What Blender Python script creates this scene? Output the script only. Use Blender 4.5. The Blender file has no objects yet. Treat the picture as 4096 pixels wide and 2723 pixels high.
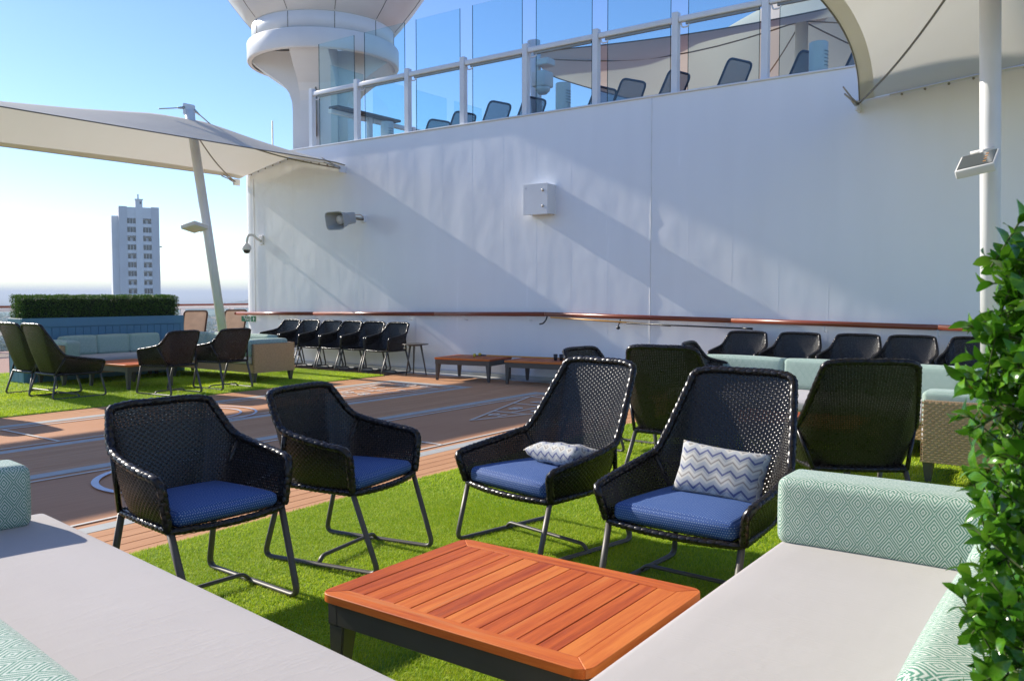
import bpy, bmesh, math, random
import numpy as np
from mathutils import Vector, Matrix
random.seed(7); RNG = np.random.default_rng(7)
scene = bpy.context.scene
COL = scene.collection
R = math.radians

# ------------------------------------------------------------------ camera
cam_d = bpy.data.cameras.new('camera'); cam = bpy.data.objects.new('camera', cam_d); COL.objects.link(cam)
cam.location = (0, 0, 1.45)
cam.rotation_euler = (R(90 - 3.08), 0, R(35.7 - 90))
cam_d.sensor_width = 36; cam_d.lens = 3400 / 4096 * 36
cam_d.clip_start = 0.05; cam_d.clip_end = 60000
cam_d.dof.use_dof = True; cam_d.dof.focus_distance = 6.5; cam_d.dof.aperture_fstop = 11.0
scene.camera = cam

# ------------------------------------------------------------------ sky and sun
SUN_EL = 29.0; SUN_AZ = -2.7
world = bpy.data.worlds.new('World'); scene.world = world; world.use_nodes = True
wn = world.node_tree; bg = wn.nodes['Background']
sky = wn.nodes.new('ShaderNodeTexSky'); sky.sky_type = 'NISHITA'; sky.sun_disc = False
sky.sun_elevation = R(SUN_EL); sky.sun_rotation = R(SUN_AZ)
sky.air_density = 1.0; sky.dust_density = 0.15; sky.ozone_density = 4.0; sky.altitude = 40
hs = wn.nodes.new('ShaderNodeHueSaturation'); hs.inputs['Saturation'].default_value = 1.12; hs.inputs['Hue'].default_value = .512
wn.links.new(sky.outputs['Color'], hs.inputs['Color']); wn.links.new(hs.outputs['Color'], bg.inputs['Color']); bg.inputs['Strength'].default_value = 0.145
sd = bpy.data.lights.new('sun', 'SUN'); so = bpy.data.objects.new('sun', sd); COL.objects.link(so)
sd.energy = 4.6; sd.angle = R(0.7); sd.color = (1.0, 0.93, 0.82)
tosun = Vector((math.sin(R(SUN_AZ)) * math.cos(R(SUN_EL)), math.cos(R(SUN_AZ)) * math.cos(R(SUN_EL)), math.sin(R(SUN_EL))))
so.rotation_euler = (-tosun).to_track_quat('-Z', 'Y').to_euler()
so.location = (0, 20, 20)
scene.view_settings.view_transform = 'Standard'; scene.view_settings.look = 'None'
scene.view_settings.exposure = 0.48; scene.view_settings.gamma = 1
scene.render.engine = 'CYCLES'; scene.cycles.transparent_max_bounces = 32; scene.cycles.max_bounces = 10

# ------------------------------------------------------------------ materials
MATS = {}
class NT:
    def __init__(s, name):
        s.m = bpy.data.materials.new(name); s.m.use_nodes = True; s.t = s.m.node_tree
        s.b = s.t.nodes['Principled BSDF']; s.out = s.t.nodes['Material Output']; MATS[name] = s.m
    def n(s, ty, **kw):
        nd = s.t.nodes.new(ty)
        for k, v in kw.items(): setattr(nd, k, v)
        return nd
    def l(s, a, b): s.t.links.new(a, b)
    def math(s, op, a, b=None, c=None):
        nd = s.n('ShaderNodeMath', operation=op)
        for i, v in enumerate((a, b, c)):
            if v is None: continue
            if isinstance(v, (int, float)): nd.inputs[i].default_value = v
            else: s.l(v, nd.inputs[i])
        return nd.outputs[0]
    def mix(s, f, a, b):
        nd = s.n('ShaderNodeMix', data_type='RGBA')
        for sock, v in ((nd.inputs[0], f), (nd.inputs[6], a), (nd.inputs[7], b)):
            if isinstance(v, (int, float)): sock.default_value = v
            elif isinstance(v, tuple): sock.default_value = (*v, 1)
            else: s.l(v, sock)
        return nd.outputs[2]
    def coord(s, which='Object', scale=(1, 1, 1), rot=(0, 0, 0)):
        tc = s.n('ShaderNodeTexCoord'); mp = s.n('ShaderNodeMapping')
        mp.inputs['Scale'].default_value = scale; mp.inputs['Rotation'].default_value = rot
        s.l(tc.outputs[which], mp.inputs[0]); return mp.outputs[0]
    def noise(s, vec, scale, detail=3, rough=.5):
        nd = s.n('ShaderNodeTexNoise'); nd.inputs['Scale'].default_value = scale
        nd.inputs['Detail'].default_value = detail; nd.inputs['Roughness'].default_value = rough
        if vec is not None: s.l(vec, nd.inputs['Vector'])
        return nd.outputs['Fac']
    def ramp(s, f, stops):
        nd = s.n('ShaderNodeValToRGB'); e = nd.color_ramp.elements
        while len(e) < len(stops): e.new(.5)
        for k, (p, c) in enumerate(stops):
            e[k].position = p; e[k].color = (*c, 1) if isinstance(c, tuple) else (c, c, c, 1)
        s.l(f, nd.inputs[0]); return nd.outputs[0]
    def bump(s, h, strength=.3, dist=.01):
        nd = s.n('ShaderNodeBump'); nd.inputs['Strength'].default_value = strength; nd.inputs['Distance'].default_value = dist
        s.l(h, nd.inputs['Height']); s.l(nd.outputs[0], s.b.inputs['Normal']); return nd
    def base(s, c):
        if isinstance(c, tuple): s.b.inputs['Base Color'].default_value = (*c, 1)
        else: s.l(c, s.b.inputs['Base Color'])
    def set(s, **kw):
        for k, v in kw.items():
            sock = s.b.inputs[k]
            if isinstance(v, (int, float)) or isinstance(v, tuple): sock.default_value = v
            else: s.l(v, sock)
        return s

def simple(name, col, rough=.5, metal=0., var=.12, vscale=6., bumpv=0., bscale=80., spec=.5):
    t = NT(name); co = t.coord()
    nz = t.noise(co, vscale, 4)
    c2 = tuple(min(1, c * (1 - var)) for c in col); c3 = tuple(min(1, c * (1 + var)) for c in col)
    t.base(t.ramp(nz, [(.25, c2), (.75, c3)])); t.set(Roughness=rough, Metallic=metal)
    t.b.inputs['Specular IOR Level'].default_value = spec
    if bumpv: t.bump(t.noise(co, bscale, 2), bumpv, .004)
    return t.m

# white painted steel with weld-distorted plating and faint streaks
t = NT('white_steel'); co = t.coord(); st = t.coord(scale=(1, 1.2, .12))
a = t.noise(st, 2.2, 5, .6); b2 = t.noise(co, .9, 3)
c = t.ramp(a, [(.3, (.86, .865, .87)), (.65, (.895, .90, .905))])
rust = t.ramp(t.noise(t.coord(scale=(1, 3, .25)), 3.0, 6, .7), [(.70, 0.), (.86, 1.)])
t.base(t.mix(t.math('MULTIPLY', rust, .14), c, (.55, .47, .38)))
t.set(Roughness=t.math('ADD', t.math('MULTIPLY', a, .05), .24)); t.b.inputs['Specular IOR Level'].default_value = .55
wv = t.noise(t.coord(scale=(1, .9, .55)), 1.5, 2); t.bump(wv, .35, .06)
simple('white_paint', (.80, .80, .79), .32, var=.05, vscale=3)
simple('white_dull', (.74, .73, .70), .5, var=.06, vscale=2)
simple('panel_white', (.80, .79, .76), .38, var=.05, vscale=1.5)
simple('joint_dark', (.16, .14, .11), .7)
simple('grey_paint', (.40, .42, .41), .45, var=.08)
simple('gutter', (.52, .52, .49), .55, var=.12, vscale=5)
simple('chain_metal', (.30, .27, .22), .4, .8)
simple('steel', (.50, .47, .42), .35, .9, var=.15, vscale=30)
simple('black_plastic', (.015, .015, .017), .35)
simple('bronze_frame', (.075, .055, .045), .35, .3)
simple('leg_metal', (.105, .094, .080), .45, .15, var=.1, bumpv=.05, bscale=300)
simple('navy_frame', (.03, .045, .085), .4)
t = NT('grey_mesh'); tp = t.n('ShaderNodeBsdfTransparent'); mx = t.n('ShaderNodeMixShader'); t.base((.13, .20, .30)); t.set(Roughness=.7)
mx.inputs[0].default_value = .80; t.l(tp.outputs[0], mx.inputs[1]); t.l(t.b.outputs[0], mx.inputs[2]); t.l(mx.outputs[0], t.out.inputs[0])
simple('beige_mesh', (.52, .44, .34), .75, bumpv=.3, bscale=300)
simple('navy_cushion', (.03, .05, .11), .8)
simple('green_sign', (.005, .21, .08), .4, var=.02)
simple('sign_white', (.80, .82, .80), .4, var=.02)
simple('cue_yellow', (.75, .34, .03), .4, var=.1, vscale=15)
simple('cue_head', (.70, .52, .03), .45)
simple('cue_black', (.02, .02, .02), .4)
simple('blue_cup', (.05, .12, .28), .3)
simple('black_cup', (.02, .02, .025), .3)
simple('court_line', (.74, .71, .62), .6, var=.06, vscale=20)
simple('court_ring', (.72, .76, .80), .6, var=.06, vscale=20)
simple('stripe_grey', (.47, .47, .43), .62, var=.1, vscale=8)
simple('caulk', (.03, .028, .025), .8)
simple('orange_light', (.45, .20, .06), .5)

def wood(name, c_dark, c_mid, c_light, rough, axis='x', grain=14., objvar=.5, spec=.5):
    t = NT(name)
    oi = t.n('ShaderNodeObjectInfo')
    sc = (.35, 6, 6) if axis == 'x' else (6, .35, 6)
    tc = t.n('ShaderNodeTexCoord'); mp = t.n('ShaderNodeMapping'); mp.inputs['Scale'].default_value = sc
    add = t.n('ShaderNodeVectorMath', operation='ADD'); t.l(tc.outputs['Object'], add.inputs[0])
    cmb = t.n('ShaderNodeCombineXYZ')
    for i in range(3): t.l(t.math('MULTIPLY', oi.outputs['Random'], 13. + 7 * i), cmb.inputs[i])
    t.l(cmb.outputs[0], add.inputs[1]); t.l(add.outputs[0], mp.inputs[0])
    g = t.noise(mp.outputs[0], grain * .35, 6, .62); fine = t.noise(mp.outputs[0], grain * 4, 3, .6)
    f = t.math('ADD', t.math('MULTIPLY', g, .8), t.math('MULTIPLY', fine, .2))
    f = t.math('ADD', f, t.math('MULTIPLY', t.math('SUBTRACT', oi.outputs['Random'], .5), objvar * .35))
    col = t.ramp(f, [(.28, c_dark), (.5, c_mid), (.72, c_light)])
    if 'teak' in name:
        wn_ = t.noise(mp.outputs[0], 2.2, 5, .65); wm = t.math('MULTIPLY', t.ramp(wn_, [(.60, 0.), (.74, 1.)]), .42); col = t.mix(wm, col, (.50, .33, .17))
    t.base(col)
    t.set(Roughness=rough); t.b.inputs['Specular IOR Level'].default_value = spec
    t.bump(f, .12, .003); return t.m
wood('teak', (.36, .055, .012), (.60, .125, .022), (.76, .23, .045), .48, 'x', objvar=.75, spec=.25)
wood('teak_y', (.42, .065, .014), (.66, .155, .026), (.78, .25, .05), .48, 'y', spec=.25)
wood('deck_plank', (.54, .265, .13), (.62, .32, .16), (.68, .37, .20), .65, 'x', 10, .45, .12)
wood('handrail', (.17, .032, .013), (.25, .052, .018), (.34, .085, .03), .28, 'y', 10, .3)

# deck composite with caulk lines where planks are too far away to build
t = NT('deck_far'); co = t.coord(); sx = t.n('ShaderNodeSeparateXYZ'); t.l(co, sx.inputs[0])
fy = t.math('FRACT', t.math('MULTIPLY', sx.outputs[1], 6.9)); ln = t.math('LESS_THAN', fy, .05)
g = t.noise(t.coord(scale=(.5, 9, 1)), 3, 5)
t.base(t.mix(ln, t.ramp(g, [(.3, (.33, .145, .075)), (.7, (.42, .20, .11))]), (.04, .03, .025))); t.set(Roughness=.62)
t = NT('court_floor'); g = t.noise(t.coord(scale=(.6, 10, 1)), 2.5, 6, .6); g2 = t.noise(t.coord(), 1.2, 5)
f = t.math('ADD', t.math('MULTIPLY', g, .6), t.math('MULTIPLY', g2, .4))
t.base(t.ramp(f, [(.3, (.54, .265, .135)), (.7, (.64, .335, .18))])); t.set(Roughness=.7); t.bump(g, .06, .002)
t.b.inputs['Specular IOR Level'].default_value = .12

# fabrics
t = NT('fabric_green'); tc = t.n('ShaderNodeTexCoord'); sx = t.n('ShaderNodeSeparateXYZ'); t.l(tc.outputs['UV'], sx.inputs[0])
u = t.math('MULTIPLY', sx.outputs[0], 1 / .076); v = t.math('MULTIPLY', sx.outputs[1], 1 / .106)
a = t.math('ABSOLUTE', t.math('SUBTRACT', t.math('FRACT', u), .5)); b_ = t.math('ABSOLUTE', t.math('SUBTRACT', t.math('FRACT', v), .5))
d = t.math('ADD', t.math('MULTIPLY', a, 2), t.math('MULTIPLY', b_, 2))
d = t.math('MINIMUM', d, t.math('SUBTRACT', 2., d))
s_ = t.math('FRACT', t.math('ADD', t.math('MULTIPLY', d, 3.5), .15)); s_ = t.math('GREATER_THAN', s_, .47)
wv = t.noise(tc.outputs['UV'], 900, 2)
ca = t.mix(wv, (.085, .24, .165), (.13, .31, .225)); cb = t.mix(wv, (.56, .62, .54), (.70, .76, .68))
t.base(t.mix(s_, ca, cb)); t.set(Roughness=.9); t.b.inputs['Sheen Weight'].default_value = .2
t.bump(t.noise(tc.outputs['UV'], 300, 2), .4, .002)
t.b.inputs['Specular IOR Level'].default_value = .15

t = NT('fabric_grey'); co = t.coord(); n1 = t.noise(t.coord(scale=(1, 2.2, 1), rot=(0, 0, .5)), 3.2, 5, .55); n2 = t.noise(co, 450, 2)
cr = t.noise(t.coord(scale=(2.0, .55, 1), rot=(0, 0, .9)), 4.0, 4, .6)
t.base(t.mix(t.noise(co, 2.5, 5), (.47, .435, .42), (.53, .492, .475))); t.set(Roughness=.92); t.b.inputs['Specular IOR Level'].default_value = .15
h = t.math('ADD', t.math('MULTIPLY', n1, 1.), t.math('ADD', t.math('MULTIPLY', t.ramp(cr, [(.46, 0.), (.5, 1.), (.54, 0.)]), .12), t.math('MULTIPLY', n2, .012)))
t.bump(h, .10, .03); t.b.inputs['Sheen Weight'].default_value = .15

t = NT('fabric_blue'); tc = t.n('ShaderNodeTexCoord'); sx = t.n('ShaderNodeSeparateXYZ'); t.l(tc.outputs['UV'], sx.inputs[0])
u = t.math('MULTIPLY', sx.outputs[0], 1 / .011); v = t.math('MULTIPLY', sx.outputs[1], 1 / .011)
r_ = t.math('FLOOR', v); fu = t.math('SUBTRACT', t.math('FRACT', t.math('ADD', u, t.math('MULTIPLY', r_, .5))), .5); fv = t.math('SUBTRACT', t.math('FRACT', v), .5)
dd = t.math('ADD', t.math('MULTIPLY', fu, fu), t.math('MULTIPLY', fv, fv)); dot = t.math('LESS_THAN', dd, .035)
nz = t.noise(tc.outputs['UV'], 250, 3)
t.base(t.mix(dot, t.mix(nz, (.016, .062, .23), (.035, .105, .33)), (.30, .40, .58))); t.set(Roughness=.75)
t.bump(t.math('ADD', t.math('MULTIPLY', dot, .5), nz), .5, .002)

# zigzag cushion cloth
t = NT('fabric_zigzag'); tc = t.n('ShaderNodeTexCoord'); sx = t.n('ShaderNodeSeparateXYZ'); t.l(tc.outputs['UV'], sx.inputs[0])
zz = t.math('MULTIPLY', t.math('PINGPONG', sx.outputs[0], .035), .8)
k = t.math('FRACT', t.math('MULTIPLY', t.math('ADD', sx.outputs[1], zz), 1 / .085))
nd = t.n('ShaderNodeValToRGB'); nd.color_ramp.interpolation = 'CONSTANT'
e = nd.color_ramp.elements
cols = [(0, (.035, .055, .20)), (.14, (.42, .44, .46)), (.40, (.62, .60, .54)), (.55, (.30, .265, .235)), (.66, (.60, .58, .53)), (.84, (.40, .41, .42))]
while len(e) < len(cols): e.new(.5)
for q, (p, c) in enumerate(cols): e[q].position = p; e[q].color = (*c, 1)
t.l(k, nd.inputs[0]); nz = t.noise(tc.outputs['UV'], 500, 2)
t.base(t.mix(t.math('MULTIPLY', nz, .3), nd.outputs[0], (.6, .58, .52))); t.set(Roughness=.9); t.bump(nz, .4, .002)

# rattan
t = NT('rattan_black'); nz = t.noise(t.coord(), 60, 4)
t.base(t.ramp(nz, [(.3, (.007, .006, .007)), (.7, (.019, .014, .012))])); t.set(Roughness=t.math('ADD', t.math('MULTIPLY', nz, .18), .20)); t.b.inputs['Specular IOR Level'].default_value = .42
t = NT('rattan_tan'); nz = t.noise(t.coord(), 35, 4)
t.base(t.ramp(nz, [(.3, (.50, .31, .15)), (.7, (.60, .39, .20))])); t.set(Roughness=.5)
simple('rattan_core', (.012, .011, .011), .7)
simple('rattan_tan_core', (.24, .16, .085), .7)

# plants and turf
def leafmat(name, a, b, c, rough, transl=.25):
    t = NT(name); oi = t.n('ShaderNodeObjectInfo'); g = t.n('ShaderNodeNewGeometry')
    nz = t.noise(t.coord(), 9, 3)
    f = t.math('ADD', t.math('MULTIPLY', g.outputs['Random Per Island'], .6), t.math('MULTIPLY', nz, .4))
    col = t.ramp(f, [(.2, a), (.5, b), (.85, c)])
    t.base(col); t.set(Roughness=rough)
    if transl:
        tr = t.n('ShaderNodeBsdfTranslucent'); t.l(col, tr.inputs[0]); mx = t.n('ShaderNodeMixShader'); mx.inputs[0].default_value = transl
        t.l(t.b.outputs[0], mx.inputs[1]); t.l(tr.outputs[0], mx.inputs[2]); t.l(mx.outputs[0], t.out.inputs[0])
    return t.m
leafmat('leaf_gloss', (.022, .10, .006), (.062, .20, .010), (.19, .39, .03), .18, .26)
leafmat('leaf_small', (.03, .085, .008), (.065, .15, .014), (.15, .26, .035), .4, .3)
leafmat('turf_blade', (.29, .45, .010), (.46, .60, .014), (.70, .75, .09), .5, .45); MATS['turf_blade'].node_tree.nodes['Principled BSDF'].inputs['Specular IOR Level'].default_value = .2
leafmat('tree_leaf', (.025, .05, .02), (.05, .09, .03), (.08, .12, .04), .7, .15)
simple('turf_base', (.20, .33, .014), .9, var=.3, vscale=50, bumpv=.8, bscale=250)
simple('hedge_core', (.006, .014, .004), .9)  # near-black, for the boxes added inside the hedges to block light
simple('twig', (.06, .09, .02), .8)
# planter paint, canopies, glass
simple('planter_blue', (.10, .235, .34), .55, var=.06, vscale=3)
t = NT('canvas'); co = t.coord()
cc = t.mix(t.noise(t.coord(scale=(1, .4, 1)), 1.5, 5), (.73, .69, .61), (.80, .765, .69))
t.base(cc); t.set(Roughness=.7); tr = t.n('ShaderNodeBsdfTranslucent'); t.l(cc, tr.inputs[0])
mx = t.n('ShaderNodeMixShader'); mx.inputs[0].default_value = .28; t.l(t.b.outputs[0], mx.inputs[1]); t.l(tr.outputs[0], mx.inputs[2]); t.l(mx.outputs[0], t.out.inputs[0])
t.bump(t.noise(co, 1.1, 3), .25, .05)
simple('canvas_hem', (.20, .18, .15), .7)
def glass(name, tint):
    t = NT(name); tp = t.n('ShaderNodeBsdfTransparent'); tp.inputs[0].default_value = (*tint, 1)
    gl = t.n('ShaderNodeBsdfGlossy'); gl.inputs['Roughness'].default_value = .02
    fr = t.n('ShaderNodeFresnel'); gm = t.n('ShaderNodeNewGeometry'); t.l(t.math('ADD', 1.45, t.math('MULTIPLY', gm.outputs['Backfacing'], 1 / 1.45 - 1.45)), fr.inputs[0])
    mx = t.n('ShaderNodeMixShader'); t.l(fr.outputs[0], mx.inputs[0]); t.l(tp.outputs[0], mx.inputs[1]); t.l(gl.outputs[0], mx.inputs[2]); t.l(mx.outputs[0], t.out.inputs[0])
    t.t.nodes.remove(t.b)
glass('glass_clear', (.86, .95, .95)); glass('glass_edge', (.10, .30, .28)); glass('lamp_glass', (.6, .6, .6))
simple('window_dark', (.035, .05, .06), .15)
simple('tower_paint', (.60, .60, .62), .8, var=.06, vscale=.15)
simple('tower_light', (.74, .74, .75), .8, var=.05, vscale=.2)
simple('tower_dark', (.33, .34, .36), .8)  # darker grey for the slabs, chimney and small awning
simple('house_wall', (.55, .50, .44), .9, var=.2, vscale=.02)
simple('house_roof', (.40, .20, .12), .9)
simple('town_ground', (.13, .15, .10), 1., var=.4, vscale=.01)
simple('hill_wood', (.05, .075, .05), 1., var=.3, vscale=.01)
simple('silver_text', (.6, .6, .6), .5)

# ------------------------------------------------------------------ mesh helpers
class MB:
    def __init__(s): s.v = []; s.f = []; s.sm = []
    def add(s, V, F, smooth=False):
        o = len(s.v); s.v.extend([tuple(map(float, p)) for p in V]); s.f.extend([tuple(i + o for i in f) for f in F]); s.sm.extend([smooth] * len(F)); return s
    def box(s, x0, x1, y0, y1, z0, z1, M=None):
        V = [(x, y, z) for z in (z0, z1) for x, y in ((x0, y0), (x1, y0), (x1, y1), (x0, y1))]
        F = [(3, 2, 1, 0), (4, 5, 6, 7), (0, 1, 5, 4), (1, 2, 6, 5), (2, 3, 7, 6), (3, 0, 4, 7)]
        if M is not None: V = [M @ Vector(p) for p in V]
        return s.add(V, F)
    def rbox(s, x0, x1, y0, y1, z0, z1, b=.004, seg=1):
        bm = bmesh.new(); bmesh.ops.create_cube(bm, size=1)
        for v in bm.verts: v.co = ((x0 + x1) / 2 + v.co.x * (x1 - x0), (y0 + y1) / 2 + v.co.y * (y1 - y0), (z0 + z1) / 2 + v.co.z * (z1 - z0))
        bmesh.ops.bevel(bm, geom=bm.edges[:], offset=b, segments=seg, affect='EDGES', profile=.5)
        bm.verts.index_update(); s.add([v.co[:] for v in bm.verts], [tuple(v.index for v in f.verts) for f in bm.faces], seg > 1); bm.free(); return s
    def prism(s, poly, z0, z1):
        n = len(poly); V = [(*p, z0) for p in poly] + [(*p, z1) for p in poly]
        return s.add(V, [tuple(range(n))[::-1], tuple(range(n, 2 * n))] + [(i, (i + 1) % n, n + (i + 1) % n, n + i) for i in range(n)])
    def tube(s, path, r, n=8, closed=False, ry=None, cap=True, up=None):
        P = [Vector(p) for p in path]; m = len(P); ry = r if ry is None else ry; V = []
        rad = r if hasattr(r, '__len__') else [r] * m
        ryd = ry if hasattr(ry, '__len__') else [ry] * m
        T = []
        for i in range(m):
            a = P[(i - 1) % m] if closed or i > 0 else P[i]; b = P[(i + 1) % m] if closed or i < m - 1 else P[i]
            T.append((b - a).normalized())
        N = Vector(up) if up else (Vector((0, 0, 1)) if abs(T[0].z) < .9 else Vector((1, 0, 0)))
        for i in range(m):
            N = (N - T[i] * N.dot(T[i])).normalized(); B = T[i].cross(N)
            for k in range(n):
                a = 2 * math.pi * (k + .5) / n; V.append(P[i] + N * (math.cos(a) * rad[i]) + B * (math.sin(a) * ryd[i]))
        F = []
        for i in range(m if closed else m - 1):
            j = (i + 1) % m
            for k in range(n): F.append((i * n + k, i * n + (k + 1) % n, j * n + (k + 1) % n, j * n + k))
        if cap and not closed: F += [tuple(range(n))[::-1], tuple((m - 1) * n + k for k in range(n))]
        return s.add(V, F, True)
    def lathe(s, prof, n=24, c=(0, 0, 0), cap=True):
        V = []; m = len(prof)
        for r, z in prof:
            for k in range(n): a = 2 * math.pi * k / n; V.append((c[0] + r * math.cos(a), c[1] + r * math.sin(a), c[2] + z))
        F = [(i * n + k, i * n + (k + 1) % n, (i + 1) * n + (k + 1) % n, (i + 1) * n + k) for i in range(m - 1) for k in range(n)]
        if cap: F += [tuple(range(n))[::-1], tuple((m - 1) * n + k for k in range(n))]
        return s.add(V, F, True)
    def grid(s, fn, nu, nv, smooth=True):
        V = [fn(i / nu, j / nv) for j in range(nv + 1) for i in range(nu + 1)]
        return s.add(V, [(j * (nu + 1) + i, j * (nu + 1) + i + 1, (j + 1) * (nu + 1) + i + 1, (j + 1) * (nu + 1) + i) for j in range(nv) for i in range(nu)], smooth)
    def cushion(s, x0, x1, y0, y1, z0, z1, r=.04, puff=.012, n=14):
        h = np.array([(x1 - x0) / 2, (y1 - y0) / 2, (z1 - z0) / 2]); c = np.array([(x0 + x1) / 2, (y0 + y1) / 2, (z0 + z1) / 2]); r = min(r, h.min() * .98)
        # knots concentrated near the edges so the rounding is smooth
        def knots(hh):
            e = [-hh + r * (1 - math.cos(a)) for a in np.linspace(0, math.pi / 2, 6)]
            m = list(np.linspace(-hh + r, hh - r, max(3, n // 2)))[1:-1]
            return np.array(e + m + [-q for q in e[::-1]])
        for ax in range(3):
            a, b = [(1, 2), (2, 0), (0, 1)][ax]
            ka, kb = knots(h[a]), knots(h[b])
            for sg in (-1, 1):
                A, Bq = np.meshgrid(ka, kb); P = np.zeros((A.size, 3)); P[:, a] = A.ravel(); P[:, b] = Bq.ravel(); P[:, ax] = sg * h[ax]
                inner = np.clip(P, -(h - r), h - r); d = P - inner; L = np.linalg.norm(d, axis=1, keepdims=True); d = d / np.maximum(L, 1e-9)
                Q = inner + d * r
                fa = 1 - (P[:, a] / h[a]) ** 2; fb = 1 - (P[:, b] / h[b]) ** 2
                Q[:, ax] += sg * puff * np.clip(fa, 0, 1) ** .6 * np.clip(fb, 0, 1) ** .6
                na, nb = len(ka), len(kb); F = []
                for j in range(nb - 1):
                    for i in range(na - 1):
                        q = (j * na + i, j * na + i + 1, (j + 1) * na + i + 1, (j + 1) * na + i)
                        F.append(q if sg > 0 else q[::-1])
                s.add(Q + c, F, True)
        return s

def mesh_of(mb, name, weld=0):
    me = bpy.data.meshes.new(name); me.from_pydata(mb.v, [], mb.f)
    me.polygons.foreach_set('use_smooth', mb.sm)
    if weld:
        bm = bmesh.new(); bm.from_mesh(me); bmesh.ops.remove_doubles(bm, verts=bm.verts[:], dist=weld); bmesh.ops.recalc_face_normals(bm, faces=bm.faces[:]); bm.to_mesh(me); bm.free()
    # box-projected UVs in metres
    nl = len(me.loops); vi = np.empty(nl, np.int32); me.loops.foreach_get('vertex_index', vi)
    co = np.empty(len(me.vertices) * 3, np.float32); me.vertices.foreach_get('co', co); co = co.reshape(-1, 3)
    nrm = np.empty(len(me.polygons) * 3, np.float32); me.polygons.foreach_get('normal', nrm); nrm = np.abs(nrm.reshape(-1, 3))
    lt = np.empty(len(me.polygons), np.int32); me.polygons.foreach_get('loop_total', lt)
    ax = np.repeat(nrm.argmax(1), lt); p = co[vi]
    uv = np.where((ax == 0)[:, None], p[:, [1, 2]], np.where((ax == 1)[:, None], p[:, [0, 2]], p[:, [0, 1]]))
    l = me.uv_layers.new(name='UVMap'); l.data.foreach_set('uv', uv.astype(np.float32).ravel())
    me.update(); return me
def link(name, me, mat=None, parent=None, loc=None, rotz=0.):
    o = bpy.data.objects.new(name, me); COL.objects.link(o)
    if mat and me is not None and not me.materials: me.materials.append(MATS[mat])
    if parent is not None: o.parent = parent
    if loc is not None: o.location = loc
    if rotz: o.rotation_euler = (0, 0, rotz)
    return o
def part(name, mb, mat, parent=None, weld=0, loc=None, kind=None, rotz=0.):
    o = link(name, mesh_of(mb, name, weld), mat, parent, loc, rotz)
    if kind: o['kind'] = kind
    return o
def tag(o, label=None, cat=None, group=None, kind=None):
    for k, v in (('label', label), ('category', cat), ('group', group), ('kind', kind)):
        if v: o[k] = v
    return o
def thing(name, loc, rotz=0., label=None, cat=None, group=None):
    o = bpy.data.objects.new(name, None); COL.objects.link(o); o.empty_display_size = .1
    o.location = loc; o.rotation_euler = (0, 0, rotz); return tag(o, label, cat, group)
def copy_tree(o, parent=None, skip=None):
    c = o.copy(); COL.objects.link(c); c.parent = parent
    for ch in list(o.children):
        if skip is None or not ch.name.startswith(skip): copy_tree(ch, c, skip)
    return c
def cr(pts, n):                                   # Catmull-Rom through pts, n samples per span
    P = np.array(pts, float); P = np.vstack([2 * P[0] - P[1], P, 2 * P[-1] - P[-2]]); out = []
    for i in range(1, len(P) - 2):
        for k in range(n):
            t = k / n; a, b, c, d = P[i - 1:i + 3]
            out.append(.5 * ((2 * b) + (-a + c) * t + (2 * a - 5 * b + 4 * c - d) * t * t + (-a + 3 * b - 3 * c + d) * t ** 3))
    out.append(P[-2]); return np.array(out)
def fillet(pts, r, n=4):                          # polyline with rounded corners
    P = [Vector(p) for p in pts]; out = [P[0]]
    for i in range(1, len(P) - 1):
        a = (P[i - 1] - P[i]); b = (P[i + 1] - P[i]); rr = min(r, a.length * .45, b.length * .45); A = P[i] + a.normalized() * rr; B = P[i] + b.normalized() * rr
        for k in range(n + 1):
            t = k / n; out.append(A * (1 - t) ** 2 + P[i] * 2 * t * (1 - t) + B * t * t)
    out.append(P[-1]); return out

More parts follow.
